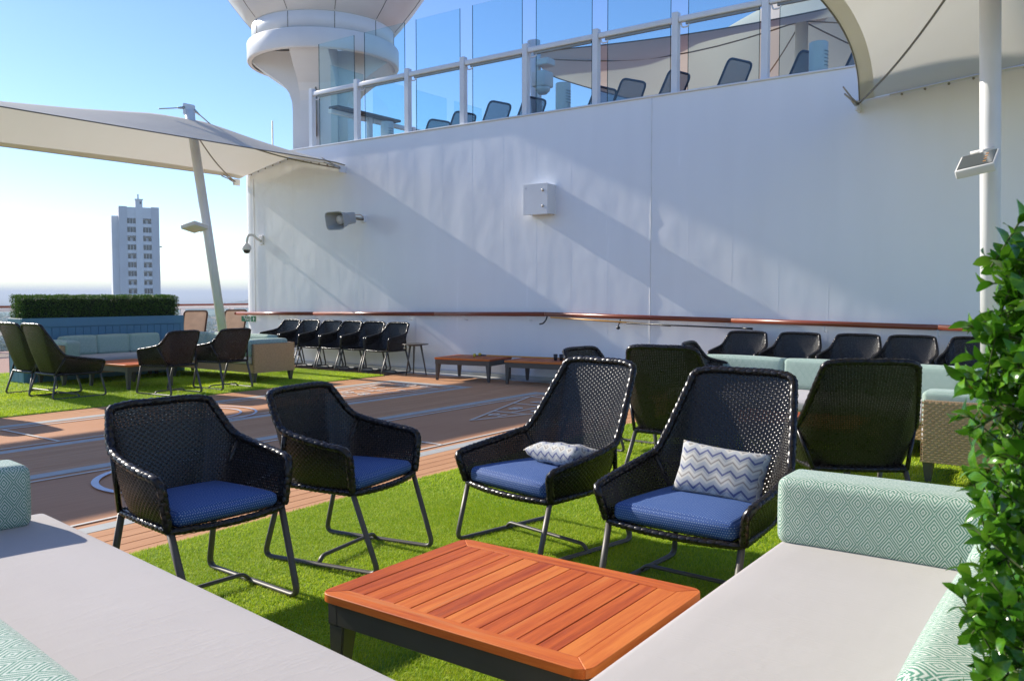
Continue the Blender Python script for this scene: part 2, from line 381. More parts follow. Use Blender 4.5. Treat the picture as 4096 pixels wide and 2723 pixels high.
def weave_mesh(name, S, H, L, du, dv, lift, warp=True, wmargin=0.):
    """woven strand mesh on S(s,h): s in metres along, h in metres up; H(s)=height available, L=length."""
    nu = max(2, int(round(L / du))); hmax = H(np.linspace(0, L, 200)).max(); nv = max(1, int(round(hmax / dv)))
    I, J = np.meshgrid(np.arange(-1, nu + 1), np.arange(nv)); I = I.ravel(); J = J.ravel()
    uc = (I + .5 + .5 * (J % 2)) * L / nu; vc = (J + .5) * dv
    ok = (uc > 0) & (uc < L); I, J, uc, vc = I[ok], J[ok], uc[ok], vc[ok]
    ok = vc < H(uc) - dv * .2; uc, vc = uc[ok], vc[ok]
    A = np.array([-1, 0, 1, -1, 0, 1, -1, 0, 1]); B = np.array([-1, -1, -1, 0, 0, 0, 1, 1, 1])
    hgt = np.array([-.5, .55, -.5, -.2, 1., -.2, -.5, .55, -.5]) * lift
    wid = np.array([.90, 1, .90, .95, 1, .95, .90, 1, .90])
    U = np.clip(uc[:, None] + A * (L / nu * .485), 0, L); V = vc[:, None] + B * wid * (dv * .50)
    V = np.minimum(V, H(U) + .002)
    def pt(u, v):
        e = 1e-3; u0 = np.clip(u, e, L - e)
        p = S(u, v); a = S(u0 + e, v) - S(u0 - e, v); b = S(u, v + e) - S(u, v - e); n = np.cross(a, b); n /= np.maximum(np.linalg.norm(n, axis=-1, keepdims=True), 1e-9); return p, n
    p, n = pt(U.ravel(), V.ravel()); p = p + n * np.tile(hgt, len(uc))[:, None]
    q = np.array([(0, 1, 4, 3), (1, 2, 5, 4), (3, 4, 7, 6), (4, 5, 8, 7)])
    F = (np.arange(len(uc))[:, None, None] * 9 + q[None]).reshape(-1, 4)
    Vs = [p]; Fs = [F]; off = len(p)
    if warp:
        ws = np.arange(0, 2 * nu + 1) * L / (2 * nu); ns = 9
        W = .0115
        for sgn in (0,):
            tt = np.linspace(0, 1, ns)
            for w in ws:
                hh = tt * H(np.array([w]))[0]
                c, nn = pt(np.full(ns, w), hh); u2 = np.clip(w + W / 2, 0, L); u1 = np.clip(w - W / 2, 0, L)
                a = S(np.full(ns, u1), hh) ; b = S(np.full(ns, u2), hh)
                Vs.append(np.vstack([a, b])); k = np.arange(ns - 1)
                Fs.append(np.stack([k, k + ns, k + ns + 1, k + 1], 1) + off); off += 2 * ns
    V = np.vstack(Vs); F = np.vstack(Fs).astype(np.int32)
    return np_mesh(name, V, F)
def np_mesh(name, V, F, smooth=True):
    me = bpy.data.meshes.new(name); n, k = F.shape
    me.vertices.add(len(V)); me.vertices.foreach_set('co', np.asarray(V, np.float32).ravel())
    me.loops.add(n * k); me.loops.foreach_set('vertex_index', F.astype(np.int32).ravel())
    me.polygons.add(n); me.polygons.foreach_set('loop_start', np.arange(0, n * k, k, dtype=np.int32)); me.polygons.foreach_set('loop_total', np.full(n, k, np.int32))
    me.polygons.foreach_set('use_smooth', np.full(n, smooth)); me.update(calc_edges=True); me.validate(); return me
def text_mesh(txt, size, depth=0., font_bold=False):
    cu = bpy.data.curves.new('lettering', 'FONT'); cu.body = txt; cu.size = size; cu.align_x = 'CENTER'; cu.align_y = 'CENTER'; cu.extrude = depth
    if font_bold: cu.offset = size * .012
    o = bpy.data.objects.new('lettering', cu); COL.objects.link(o); bpy.context.view_layer.update()
    me = bpy.data.meshes.new_from_object(o.evaluated_get(bpy.context.evaluated_depsgraph_get())); bpy.data.objects.remove(o); bpy.data.curves.remove(cu); me.name = 'lettering'; return me

# ================================================================== SETTING
# ground far below, hills
mb = MB(); mb.box(-14000, 14000, -14000, 14000, -37, -36); tag(part('ground', mb, 'town_ground'), kind='structure')
def ridge(name, pts, base, depth, mat):
    # pts: (azimuth degrees from +x, distance, top z)
    mb = MB(); P = cr(pts, 14); rng = random.Random(3); n = len(P); V = []; F = []
    for a, d, z in P:
        z = z + rng.uniform(-1.2, 1.2)
        for k, (dd, f) in enumerate(((-depth, 0), (-depth * .6, .45), (-depth * .25, .85), (0, 1), (depth, .3))):
            r = d + dd; V.append((r * math.cos(R(a)), r * math.sin(R(a)), base + (z - base) * f))
    for i in range(n - 1):
        for k in range(4): F.append((i * 5 + k, (i + 1) * 5 + k, (i + 1) * 5 + k + 1, i * 5 + k + 1))
    mb.add(V, F, True); return tag(part(name, mb, mat), kind='structure')
ridge('hills', [(40, 2700, -4), (47, 2700, -5), (51, 2650, -8), (52.5, 2650, -10), (53.3, 2600, -17), (55, 2600, -24), (58, 2600, -30), (62, 2500, -33)], -36.5, 500, 'hill_wood')
ridge('hills', [(60, 3300, -30), (64, 3200, -31), (68, 3300, -33), (74, 3300, -30), (82, 3300, -28), (95, 3300, -26)], -36.5, 600, 'hill_wood')
ridge('hills', [(38, 1500, -22), (48, 1450, -24), (51.5, 1450, -27), (53, 1400, -31), (56, 1400, -34)], -36.5, 260, 'hill_wood')

# the ship's deck
mb = MB(); mb.box(-25, 60, -25, 23.4, -.8, -.012); deck = tag(part('deck', mb, 'deck_far'), kind='structure')
def sheet(name, x0, x1, y0, y1, z, mat, parent, th=.003):
    mb = MB(); mb.box(x0, x1, y0, y1, z - th, z); return part(name, mb, mat, parent)
caulk = MB(); caulk.box(-3, 11.62, 4.40, 10.70, -.010, -.003); part('caulk_bed', caulk, 'caulk', deck)
# built planks run fore and aft in the strips between the courts
def planks(x0, x1, y0, y1, n):
    w = (y1 - y0) / n
    me = None
    for i in range(n):
        xs = x0
        lens = [x1 - x0] if x1 - x0 < 3 else None
        if lens is None:
            lens = []; left = x1 - x0; first = random.uniform(1.6, 4.2)
            while left > 0:
                l_ = min(left, first); lens.append(l_); left -= l_; first = 4.4
        for l_ in lens:
            mb = MB(); mb.rbox(0, l_ - .004, 0, w - .007, -.02, 0, .0022)
            part('plank', mb, 'deck_plank', deck, loc=(xs, y0 + i * w + .0035, .005 + random.uniform(-.0006, .0006))); xs += l_
planks(-1.0, 11.6, 4.42, 5.06, 5)
planks(-1.0, 11.6, 7.065, 8.245, 9)
planks(-1.0, 11.6, 10.005, 10.66, 5)
planks(10.42, 11.6, 5.06, 7.065, 15)
planks(10.42, 11.6, 8.245, 10.005, 13)
# two painted shuffleboard courts
def court(y0, y1, lines, ring_x, ring_rs, dead):
    cy = (lines[0] + lines[1]) / 2
    c = sheet('court', -3, 10.42, y0, y1, .002, 'court_floor', None, .006); tag(c, kind='structure')
    sg = .135
    for a, b in ((y0, y0 + sg), (y1 - sg - .015, y1)): sheet('border_stripe', -3, 10.27, a, b, .006, 'stripe_grey', c)
    sheet('border_stripe', 10.27, 10.42, y0, y1, .006, 'stripe_grey', c)
    lw = .027
    def seg(p, q, w=lw, z=.010, mat='court_line'):
        p = Vector((*p, 0)); q = Vector((*q, 0)); d = (q - p).normalized(); nrm = Vector((-d.y, d.x, 0)) * w / 2
        mb = MB(); mb.prism([(p + nrm)[:2], (p - nrm)[:2], (q - nrm)[:2], (q + nrm)[:2]], z - .003, z); part('court_line', mb, mat, c)
    for y in lines: seg((-3, y), (10.17, y))
    hw = (lines[1] - lines[0]) / 2
    seg((10.155, cy - hw), (10.155, cy + hw), z=.0125)
    seg((9.88, cy - hw), (9.88, cy + hw), z=.0125)
    for sgn in (-1, 1): seg((7.59, cy), (9.88, cy + sgn * hw * .98), z=.0145)
    def half(x): return hw * (x - 7.59) / (9.88 - 7.59)
    for x in (8.36, 9.12): seg((x, cy - half(x)), (x, cy + half(x)), z=.0165)
    seg((8.36, cy), (9.88, cy), z=.0125)
    for x in dead: seg((x, lines[0]), (x, lines[1]), z=.0125)
    for (s, x, y, size) in (('10', 8.14, cy, .25), ('8', 8.74, cy - .17, .30), ('8', 8.74, cy + .17, .30), ('7', 9.5, cy - .3, .34), ('7', 9.5, cy + .3, .34), ('10  OFF', 10.02, cy, .22)):
        me = text_mesh(s, size, .001, True); o = link('court_number', me, 'court_line', c, (x, y, .0125)); o.rotation_euler = (0, 0, R(90))
    for r, w in ring_rs:
        mb = MB(); n = 64; V = []; 
        for k in range(n):
            a = 2 * math.pi * k / n
            for rr in (r - w / 2, r + w / 2): V.append((ring_x + rr * math.cos(a), cy + rr * math.sin(a), .0155))
        mb.add(V, [(2 * k, 2 * k + 1, 2 * ((k + 1) % n) + 1, 2 * ((k + 1) % n)) for k in range(n)]); part('ring_mark', mb, 'court_ring', c)
    if len(ring_rs) > 1:                                       # interlaced mark at the middle of the rings
        for sgn in (-1, 1):
            mb = MB(); P = [(ring_x + .17 * math.sin(q * 2) * sgn, cy + .20 * math.cos(q)) for q in np.linspace(.2, math.pi - .2, 14)]
            for p, q in zip(P, P[1:]): seg(p, q, .03, .019)
        seg((ring_x, cy - .75), (ring_x, cy + .75), .02, .0125)
    return c
court(5.06, 7.065, (5.29, 6.80), 3.95, [(.66, .055)], (6.2,))
court(8.245, 10.005, (8.48, 9.71), 6.05, [(.30, .03), (.55, .03), (.73, .03)], (4.15,))
# light painted waterway along the foot of the bulkhead
sheet('waterway', 11.6, 12.02, -8, 16.4, .004, 'gutter', deck, .01)

# artificial turf: two mats with real blades
def turf(poly_x0, poly_x1, y0, y1, dens, name='turf'):
    mb = MB(); mb.rbox(poly_x0, poly_x1, y0, y1, -.006, .016, .004); base = tag(part(name, mb, 'turf_base'), kind='structure')
    pts = []
    for (a0, a1, b0, b1, dn, hh, ww) in dens:
        n = int((a1 - a0) * (b1 - b0) * dn); p = np.empty((n, 4)); p[:, 0] = RNG.uniform(a0, a1, n); p[:, 1] = RNG.uniform(b0, b1, n); p[:, 2] = hh; p[:, 3] = ww; pts.append(p)
    p = np.vstack(pts); n = len(p); ang = RNG.uniform(0, 2 * np.pi, n); ln = RNG.uniform(.7, 1.25, n) * p[:, 2]; tilt = RNG.uniform(.1, 1.0, n) + .25
    # combing direction drifts over the mat so the pile lies in light and dark patches
    comb = .9 * np.sin(p[:, 0] * 2.1 + 1.7 * np.sin(p[:, 1] * 1.3)) + .9 * np.sin(p[:, 1] * 2.9 + p[:, 0])
    dirx = np.cos(ang) * .7 + .7 * np.cos(comb); diry = np.sin(ang) * .7 + .7 * np.sin(comb)
    q = np.hypot(dirx, diry) + 1e-6; dirx /= q; diry /= q
    wx, wy = -diry * p[:, 3] / 2, dirx * p[:, 3] / 2; z0 = .013
    mx = p[:, 0] + dirx * ln * np.sin(tilt) * .35; my = p[:, 1] + diry * ln * np.sin(tilt) * .35; mz = z0 + ln * .55
    tx = p[:, 0] + dirx * ln * np.sin(tilt); ty = p[:, 1] + diry * ln * np.sin(tilt); tz = z0 + ln * (.55 + .45 * np.cos(tilt))
    V = np.stack([np.stack([p[:, 0] - wx, p[:, 1] - wy, np.full(n, z0)], 1), np.stack([p[:, 0] + wx, p[:, 1] + wy, np.full(n, z0)], 1),
                  np.stack([mx + wx * .8, my + wy * .8, mz], 1), np.stack([mx - wx * .8, my - wy * .8, mz], 1), np.stack([tx, ty, tz], 1)], 1).reshape(-1, 3)
    k = np.arange(n)[:, None] * 5
    F = np.vstack([np.hstack([k, k + 1, k + 2]), np.hstack([k, k + 2, k + 3]), np.hstack([k + 3, k + 2, k + 4])])
    o = link('turf_blades', np_mesh('turf_blades', V, F, False), 'turf_blade', base); o['kind'] = 'stuff'
    return base
turf(-1.5, 11.55, -3.0, 4.43, [(1.6, 4.6, .9, 4.43, 26000, .019, .0028), (4.6, 7.2, .9, 4.43, 11000, .021, .0045), (7.2, 11.5, .6, 4.43, 2600, .025, .008)])
turf(-2.0, 10.95, 10.66, 16.6, [(4.0, 10.94, 10.66, 13.4, 5600, .024, .007), (5.0, 10.94, 13.4, 16.6, 1800, .026, .009)])

# ------------------------------------------------------------------ bulkhead (big white wall)
WX = 12.0; WT = 4.47
wall = thing('bulkhead', (WX, 8, 0), 0, 'tall white painted steel bulkhead behind the wall chairs and handrail', 'wall')
plan = [(0, -14)] + [(0, y) for y in np.arange(-13, 7.7, .69)] + [(.38 - .38 * math.cos(a), 7.75 + .38 * math.sin(a)) for a in np.linspace(0, math.pi / 2, 9)] + [(14, 8.13)]
back = [(14, 7.9), (.45, 7.7), (.3, -14)]
mb = MB(); n = len(plan); V = [(x, y, z) for z in (0.0, WT) for x, y in plan]
mb.add(V, [(i, i + 1, n + i + 1, n + i)[::-1] for i in range(n - 1)], False)
V = [(x, y, WT) for x, y in plan] + [(x, y, WT) for x, y in back]; mb.add(V, [tuple(range(len(V)))[::-1]])
V = [(x, y, z) for z in (0.0, WT) for x, y in ([plan[-1]] + back + [plan[0]])]; m = len(back) + 2
mb.add(V, [(i, i + 1, m + i + 1, m + i)[::-1] for i in range(m - 1)])
w = part('plating', mb, 'white_steel', wall)
bm = bmesh.new(); bm.from_mesh(w.data); bmesh.ops.recalc_face_normals(bm, faces=bm.faces[:]); bm.to_mesh(w.data); bm.free()
seam = MB(); seam.rbox(-.0006, .004, -.005, .005, .02, WT - .03, .002); seam_me = mesh_of(seam, 'weld_seam')
for y in np.arange(-12.3, 7.6, .69): link('weld_seam', seam_me, 'white_steel', wall, (0, y, 0))
mb = MB(); mb.rbox(-.0006, .004, -13.9, 7.6, 1.99, 2.0, .001); part('weld_seam', mb, 'white_steel', wall)
mb = MB(); mb.rbox(-.025, .32, -13.9, 7.7, WT + .001, WT + .03, .008); part('coaming_cap', mb, 'white_paint', wall)
mb = MB(); mb.rbox(-.03, .01, -13.9, 7.6, -.004, .06, .004); part('foot_plate', mb, 'gutter', wall)
mb = MB(); mb.tube([(-.0, -2.02, z + 0) for z in np.linspace(.05, WT - .01, 30)], [.009 + .003 * math.sin(i * 2.3) for i in range(30)], 6); part('sealant_bead', mb, 'white_paint', wall)
mb = MB(); mb.tube([(-.012, 7.62, z) for z in np.linspace(1.0, 4.0, 14)], .008, 6); part('cable', mb, 'white_paint', wall)

# upper deck floor behind the bulkhead
mb = MB(); mb.box(12.32, 30, -6, 15.6, 3.9, 4.12); tag(part('upper_deck', mb, 'deck_far'), kind='structure')

# handrail with brackets; it follows the cambered deck so it kinks at the centreline
HR = [(11.9, 16.2, 1.03), (11.9, 7.87, 1.125), (11.9, -4.0, .945)]
def hz(y): return np.interp(y, [-4, 7.87, 16.2], [.945, 1.125, 1.03])
hr = thing('handrail', (11.9, 7.87, 0), 0, 'long varnished wooden handrail fixed along the white bulkhead', 'handrail')
ys = [16.15, 13.6, 10.3, 7.87, 4.62, 1.9, -1.2, -4]
for a, b in zip(ys, ys[1:]):
    mb = MB(); mb.tube([(0, a - 7.87 - .004, hz(a)), (0, b - 7.87 + .004, hz(b))], .037, 12, ry=.037); part('rail_length', mb, 'handrail', hr)
br = MB(); br.tube(fillet([(0, 0, -.03), (0, 0, -.11), (.09, 0, -.11)], .03), .009, 6); br.lathe([(.028, 0), (.028, .008)], 10, (0, 0, -.043)); br_me = mesh_of(br, 'bracket')
for y in [15.9, 14.75, 13.55, 12.2, 10.95, 9.6, 8.2, 6.45, 4.7, 3.3, 1.9, .5, -1]:
    link('bracket', br_me, 'white_paint', hr, (0, y - 7.87, hz(y)))
mb = MB(); mb.tube([(0, 8.33, 1.03), (.02, 8.36, 1.03), (.12, 8.38, 1.03)], .034, 10); part('rail_end', mb, 'handrail', hr)

# ================================================================== FURNITURE
# ---- wicker chairs (local: facing +x, feet on z=0)
def build_chair(kind):
    if kind == 'low':
        zs = .425
        B = [(.215, .262), (.19, .263), (.05, .257), (-.10, .247), (-.185, .222), (-.235, .165), (-.247, .12), (-.25, .06), (-.25, 0)]
        T = [(.235, .302, .60), (.205, .312, .645), (.06, .318, .668), (-.12, .308, .70), (-.215, .292, .740), (-.300, .254, .862), (-.326, .232, .896), (-.340, .14, .908), (-.345, 0, .908)]
        fr = (.225, .272); rr = (-.255, .235); ff = (.36, .25); rf = (-.36, .25); cush = (-.225, .235, .245, .07); rim_r = .0185
        post_top = (-.165, .306, .70)
    else:
        zs = .345
        B = [(.275, .325), (.25, .326), (.08, .318), (-.10, .303), (-.20, .272), (-.262, .205), (-.28, .14), (-.285, .07), (-.285, 0)]
        T = [(.325, .362, .47), (.300, .380, .508), (.10, .386, .540), (-.12, .372, .580), (-.235, .345, .635), (-.425, .282, .940), (-.462, .255, 1.012), (-.478, .15, 1.03), (-.482, 0, 1.03)]
        fr = (.285, .335); rr = (-.29, .275); ff = (.37, .33); rf = (-.375, .33); cush = (-.255, .30, .30, .09); rim_r = .020
        post_top = (-.19, .358, .60)
    Bp = [(x, y, zs) for x, y in B]; Bf = Bp + [(x, -y, z) for x, y, z in Bp[-2::-1]]; Tf = T + [(x, -y, z) for x, y, z in T[-2::-1]]
    NB = cr(Bf, 12); NTc = cr(Tf, 12)
    mid = (NB + NTc) / 2; L = np.concatenate([[0], np.cumsum(np.linalg.norm(np.diff(mid, axis=0), axis=1))]); LT = L[-1]
    def itp(A, s): return np.stack([np.interp(s, L, A[:, k]) for k in range(3)], -1)
    hgt = np.linalg.norm(NTc - NB, axis=1)
    def H(s): return np.interp(s, L, hgt)
    def S(s, h):
        s = np.clip(s, 0, LT); f = np.clip(h / H(s), -.05, 1.05)[..., None]; b = itp(NB, s); tp = itp(NTc, s)
        p = b * (1 - f) + tp * f
        e = 4 * f * (1 - f) * .012; c = p.copy(); c[..., 2] = 0; c[..., 0] += .0; nn = c / np.maximum(np.linalg.norm(c, axis=-1, keepdims=True), .05)
        return p + nn * e
    root = thing('wicker_chair' if kind == 'low' else 'lounge_chair', (0, 0, 0))
    sh = link('woven_shell', weave_mesh('woven_shell', S, H, LT, .029, .0132, .0046), 'rattan_black', root); sh['kind'] = 'stuff'
    # woven seat
    fx, fy = fr; rx, ry = rr
    def Ss(s, h):
        f = np.clip(h / (fx - rx), 0, 1); w = (1 - f) * ry + f * fy; return np.stack([rx + h, (s / (2 * fy) * 2 - 1) * w, np.full_like(s, zs - .004) - .012 * np.sin(np.pi * f)], -1)
    st = link('woven_seat', weave_mesh('woven_seat', Ss, lambda s: np.full_like(np.asarray(s, float), fx - rx), 2 * fy, .030, .0135, .003), 'rattan_black', root); st['kind'] = 'stuff'
    # braided rim: from the seat's front corner, up the arm front, along the arm, over the back
    rimp = np.vstack([[(fx + .003, fy + .006, zs)], NTc, [(fx + .003, -fy - .006, zs)]])
    rimp = np.array([tuple(p) for p in fillet([tuple(rimp[0])] + [tuple(p) for p in NTc[1:-1]] + [tuple(rimp[-1])], .03, 2)])
    seatrim = cr([(fx, -fy, zs - .008), (fx + .028, -fy * .5, zs - .012), (fx + .036, 0, zs - .014), (fx + .028, fy * .5, zs - .012), (fx, fy, zs - .008)], 5)
    side = [np.array([(fx, s * fy, zs - .006), (0, s * (fy + ry) / 2, zs - .010), (rx, s * ry, zs - .006)]) for s in (1, -1)]
    rear = np.array([(rx, -ry, zs - .006), (rx - .01, 0, zs - .008), (rx, ry, zs - .006)])
    def braid(name, path, r, core=True):
        path = np.array(path, float); l = np.concatenate([[0], np.cumsum(np.linalg.norm(np.diff(path, axis=0), axis=1))]); tot = l[-1]
        N = max(20, int(tot / .012)); ss = np.linspace(0, tot, N); P = np.stack([np.interp(ss, l, path[:, k]) for k in range(3)], 1)
        Tn = np.gradient(P, axis=0); Tn /= np.linalg.norm(Tn, axis=1, keepdims=True); Nn = np.zeros_like(P); n0 = np.array([0, 0, 1.]) if abs(Tn[0][2]) < .8 else np.array([1., 0, 0])
        for i in range(N):
            n0 = n0 - Tn[i] * n0.dot(Tn[i]); n0 /= np.linalg.norm(n0); Nn[i] = n0
        Bn = np.cross(Tn, Nn); circ = 2 * math.pi * r
        def g(A, s): return np.stack([np.interp(s, ss, A[:, k]) for k in range(3)], -1)
        def Sb(s, h):
            a = h / r + s * 9.; return g(P, s) + g(Nn, s) * (np.cos(a) * r)[..., None] - g(Bn, s) * (np.sin(a) * r)[..., None]
        wv = link(name, weave_mesh(name, Sb, lambda s: np.full_like(np.asarray(s, float), circ), tot, .038, circ / 6, .0032, warp=False), 'rattan_black', root); wv['kind'] = 'stuff'
        mb = MB(); mb.tube(P[::2] if N % 2 else np.vstack([P[::2], P[-1]]), r * .86, 6); return mb
    core = braid('rim', rimp, rim_r)
    for i, pth in enumerate([seatrim] + side + [rear]):
        c2 = braid('seat_rim', pth, rim_r * .85); core.add(c2.v, c2.f, True)
    part('rim_core', core, 'rattan_core', root)
    for s in (1, -1):
        mb = MB(); px, py, pz = post_top
        mb.tube([(px, s * py, pz), (rx - .004, s * (ry + .004), zs - .005)], .0135, 8); part('rear_post', mb, 'rattan_black', root)
    # flat sled legs, one bent bar a side, and the raised bar between them
    for s in (1, -1):
        mb = MB(); mb.tube(fillet([(fx, s * (fy - .005), zs - .015), (ff[0], s * ff[1], .012), (rf[0], s * rf[1], .012), (rx, s * (ry - .003), zs - .015)], .055, 5), .0125, 8, ry=.0165, up=(1, 0, 0)); part('sled_leg', mb, 'leg_metal', root)
    y0 = (ff[1] + rf[1]) / 2; mb = MB(); mb.tube(fillet([(-.01, -y0 + .003, .014), (-.01, -y0 + .035, .05), (-.01, y0 - .035, .05), (-.01, y0 - .003, .014)], .03, 4), .010, 8, ry=.013); part('crossbar', mb, 'leg_metal', root)
    # seat cushion
    cx0, cx1, cw, ch = cush; mb = MB(); mb.cushion(cx0, cx1, -cw, cw, zs + .003, zs + ch, .028, .014, 12)
    taper = [(x, y * (1 - .16 * max(0, (cx1 - .1 - x)) / (cx1 - cx0)) , z) for x, y, z in mb.v]; mb.v = taper
    cu = part('seat_cushion', mb, 'fabric_blue', root, weld=.0008)
    if kind != 'low':
        pp = MB()
        for z in (zs + ch - .012,):
            k = .95; pp.tube([(cx0 + .03, cw * .80, z), (cx1 - .03, cw * .97, z), (cx1 - .004, cw * .9, z), (cx1 - .001, 0, z), (cx1 - .004, -cw * .9, z), (cx1 - .03, -cw * .97, z), (cx0 + .03, -cw * .80, z)], .0028, 5)
        part('piping', pp, 'fabric_blue', cu)
    return root
low = build_chair('low'); high = build_chair('high')
used = {'low': False, 'high': False}
GZ = .016
def chair(kind, x, y, deg, label, group, z=GZ):
    src = low if kind == 'low' else high
    o = src if not used[kind] else copy_tree(src, None, None if group == G0 else 'seat_cushion'); used[kind] = True
    o.location = (x, y, z); o.rotation_euler = (0, 0, R(deg)); o.scale = (1.04, 1.07, 1.0) if kind == 'low' else (1.02, 1.03, 1.0); return tag(o, label, 'chair', group)
G0 = 'wicker chairs around the near teak table'
chair('low', 2.365, 3.51, -93, 'low-backed black wicker chair with blue seat cushion, beside the grey sofa seat', G0)
chair('low', 3.26, 3.45, -80, 'low-backed black wicker chair with blue cushion, between another low-backed chair and a high-backed one', G0)
chair('high', 4.075, 2.70, 168, 'high-backed black wicker lounge chair with zigzag pillow lying flat on its blue cushion', G0)
chair('high', 3.865, 1.645, 177, 'high-backed black wicker lounge chair with zigzag pillow propped against its back', G0)
GL = 'wicker chairs of the lounge by the hedge planter'
chair('high', 6.06, 12.1, 0, 'high-backed black wicker lounge chair side-on to the low table by the hedge planter', GL)
chair('high', 6.05, 12.76, 1, 'high-backed black wicker lounge chair next to the blue planter end, half behind its twin', GL)
chair('low', 7.10, 11.25, 97, 'low-backed black wicker chair seen from behind, drawn up to the low table by the planter', GL)
chair('low', 8.03, 11.28, 91, 'low-backed black wicker chair seen from behind, next to the tan rattan sofa end', GL)
chair('low', 4.2, 11.2, 92, 'low-backed black wicker chair at the turf edge, casting its shadow across the far court', GL)
GW = 'wicker chairs lined up against the bulkhead beside the round side table'
for i, y in enumerate([11.03, 11.66, 12.25, 12.85, 13.46, 14.07]):
    chair('low', 11.36 + .02 * (i % 2), y, 180 + random.uniform(-3, 3), ['black wicker chair at the end of the wall row, next to the round side table',
        'second black wicker chair from the round side table in the wall row', 'third black wicker chair from the round side table in the wall row',
        'fourth black wicker chair from the round side table in the wall row', 'fifth black wicker chair from the round side table in the wall row', 'sixth black wicker chair from the round side table, nearest the exit sign'][i], GW, .016 if y > 10.7 and i else .012)
GR = 'wicker chairs of the lounge below the wall-hung cues'
chair('high', 5.84, 1.47, 31, 'high-backed black wicker lounge chair seen from behind, facing the pale green sofa back', GR)
chair('high', 6.46, 2.93, 6, 'high-backed black wicker lounge chair seen from behind, standing behind the zigzag-pillow chairs', GR)
chair('low', 7.12, 3.98, -96, 'low-backed black wicker chair standing in front of the cups on the wall table', GR)
chair('low', 8.75, 3.52, -80, 'low-backed black wicker chair in front of the left end of the pale green sofa', GR)
GV = 'wicker chairs lined up against the bulkhead behind the pale green sofa'
for i, y in enumerate([4.3, 3.58, 2.83, 2.17, 1.45]):
    chair('low', 11.34, y, 180 + random.uniform(-4, 4), ['black wicker chair at the bulkhead under the tip of the wall-hung cue', 'black wicker chair at the bulkhead, second from the tip of the wall-hung cue',
        'black wicker chair at the bulkhead, third from the tip of the wall-hung cue', 'black wicker chair at the bulkhead, fourth from the tip of the wall-hung cue', 'black wicker chair at the bulkhead half hidden by the near hedge leaves'][i], GV, .012 if i < 0 else GZ)

# ---- zigzag pillows
def pillow(label, loc, rot):
    mb = MB(); w, h, th = .46, .27, .065
    for sg in (-1, 1):
        def f(u, v):
            a, b = 2 * u - 1, 2 * v - 1; e = max(0, (1 - a ** 4) * (1 - b ** 4)) ** .55
            pinch = 1 - .05 * (1 - abs(b)) ** 1 * abs(a) ** 3; px = 1 - .07 * (1 - a * a) * abs(b) ** 3
            wr = .004 * math.sin(9 * a + 5 * b) * e
            return (a * w / 2 * pinch, b * h / 2 * px, sg * (th * e + wr))
        m2 = MB(); m2.grid(f, 22, 16); mb.add(m2.v, m2.f if sg > 0 else [q[::-1] for q in m2.f], True)
    o = part('zigzag_pillow', mb, 'fabric_zigzag', None, weld=.0006); o.location = loc; o.rotation_euler = rot
    return tag(o, label, 'pillow', 'zigzag pillows on the lounge chairs')
pillow('grey and blue zigzag pillow lying flat on a lounge chair seat', (4.19, 2.63, .516), (R(10), R(4), R(72)))
o = pillow('grey and blue zigzag pillow propped upright against a lounge chair back', (4.005, 1.60, .565), (0, 0, 0))
o.rotation_euler = (Matrix.Rotation(R(-88), 3, 'Z') @ Matrix.Rotation(R(66), 3, 'X') @ Matrix.Rotation(R(-4), 3, 'Z')).to_euler()

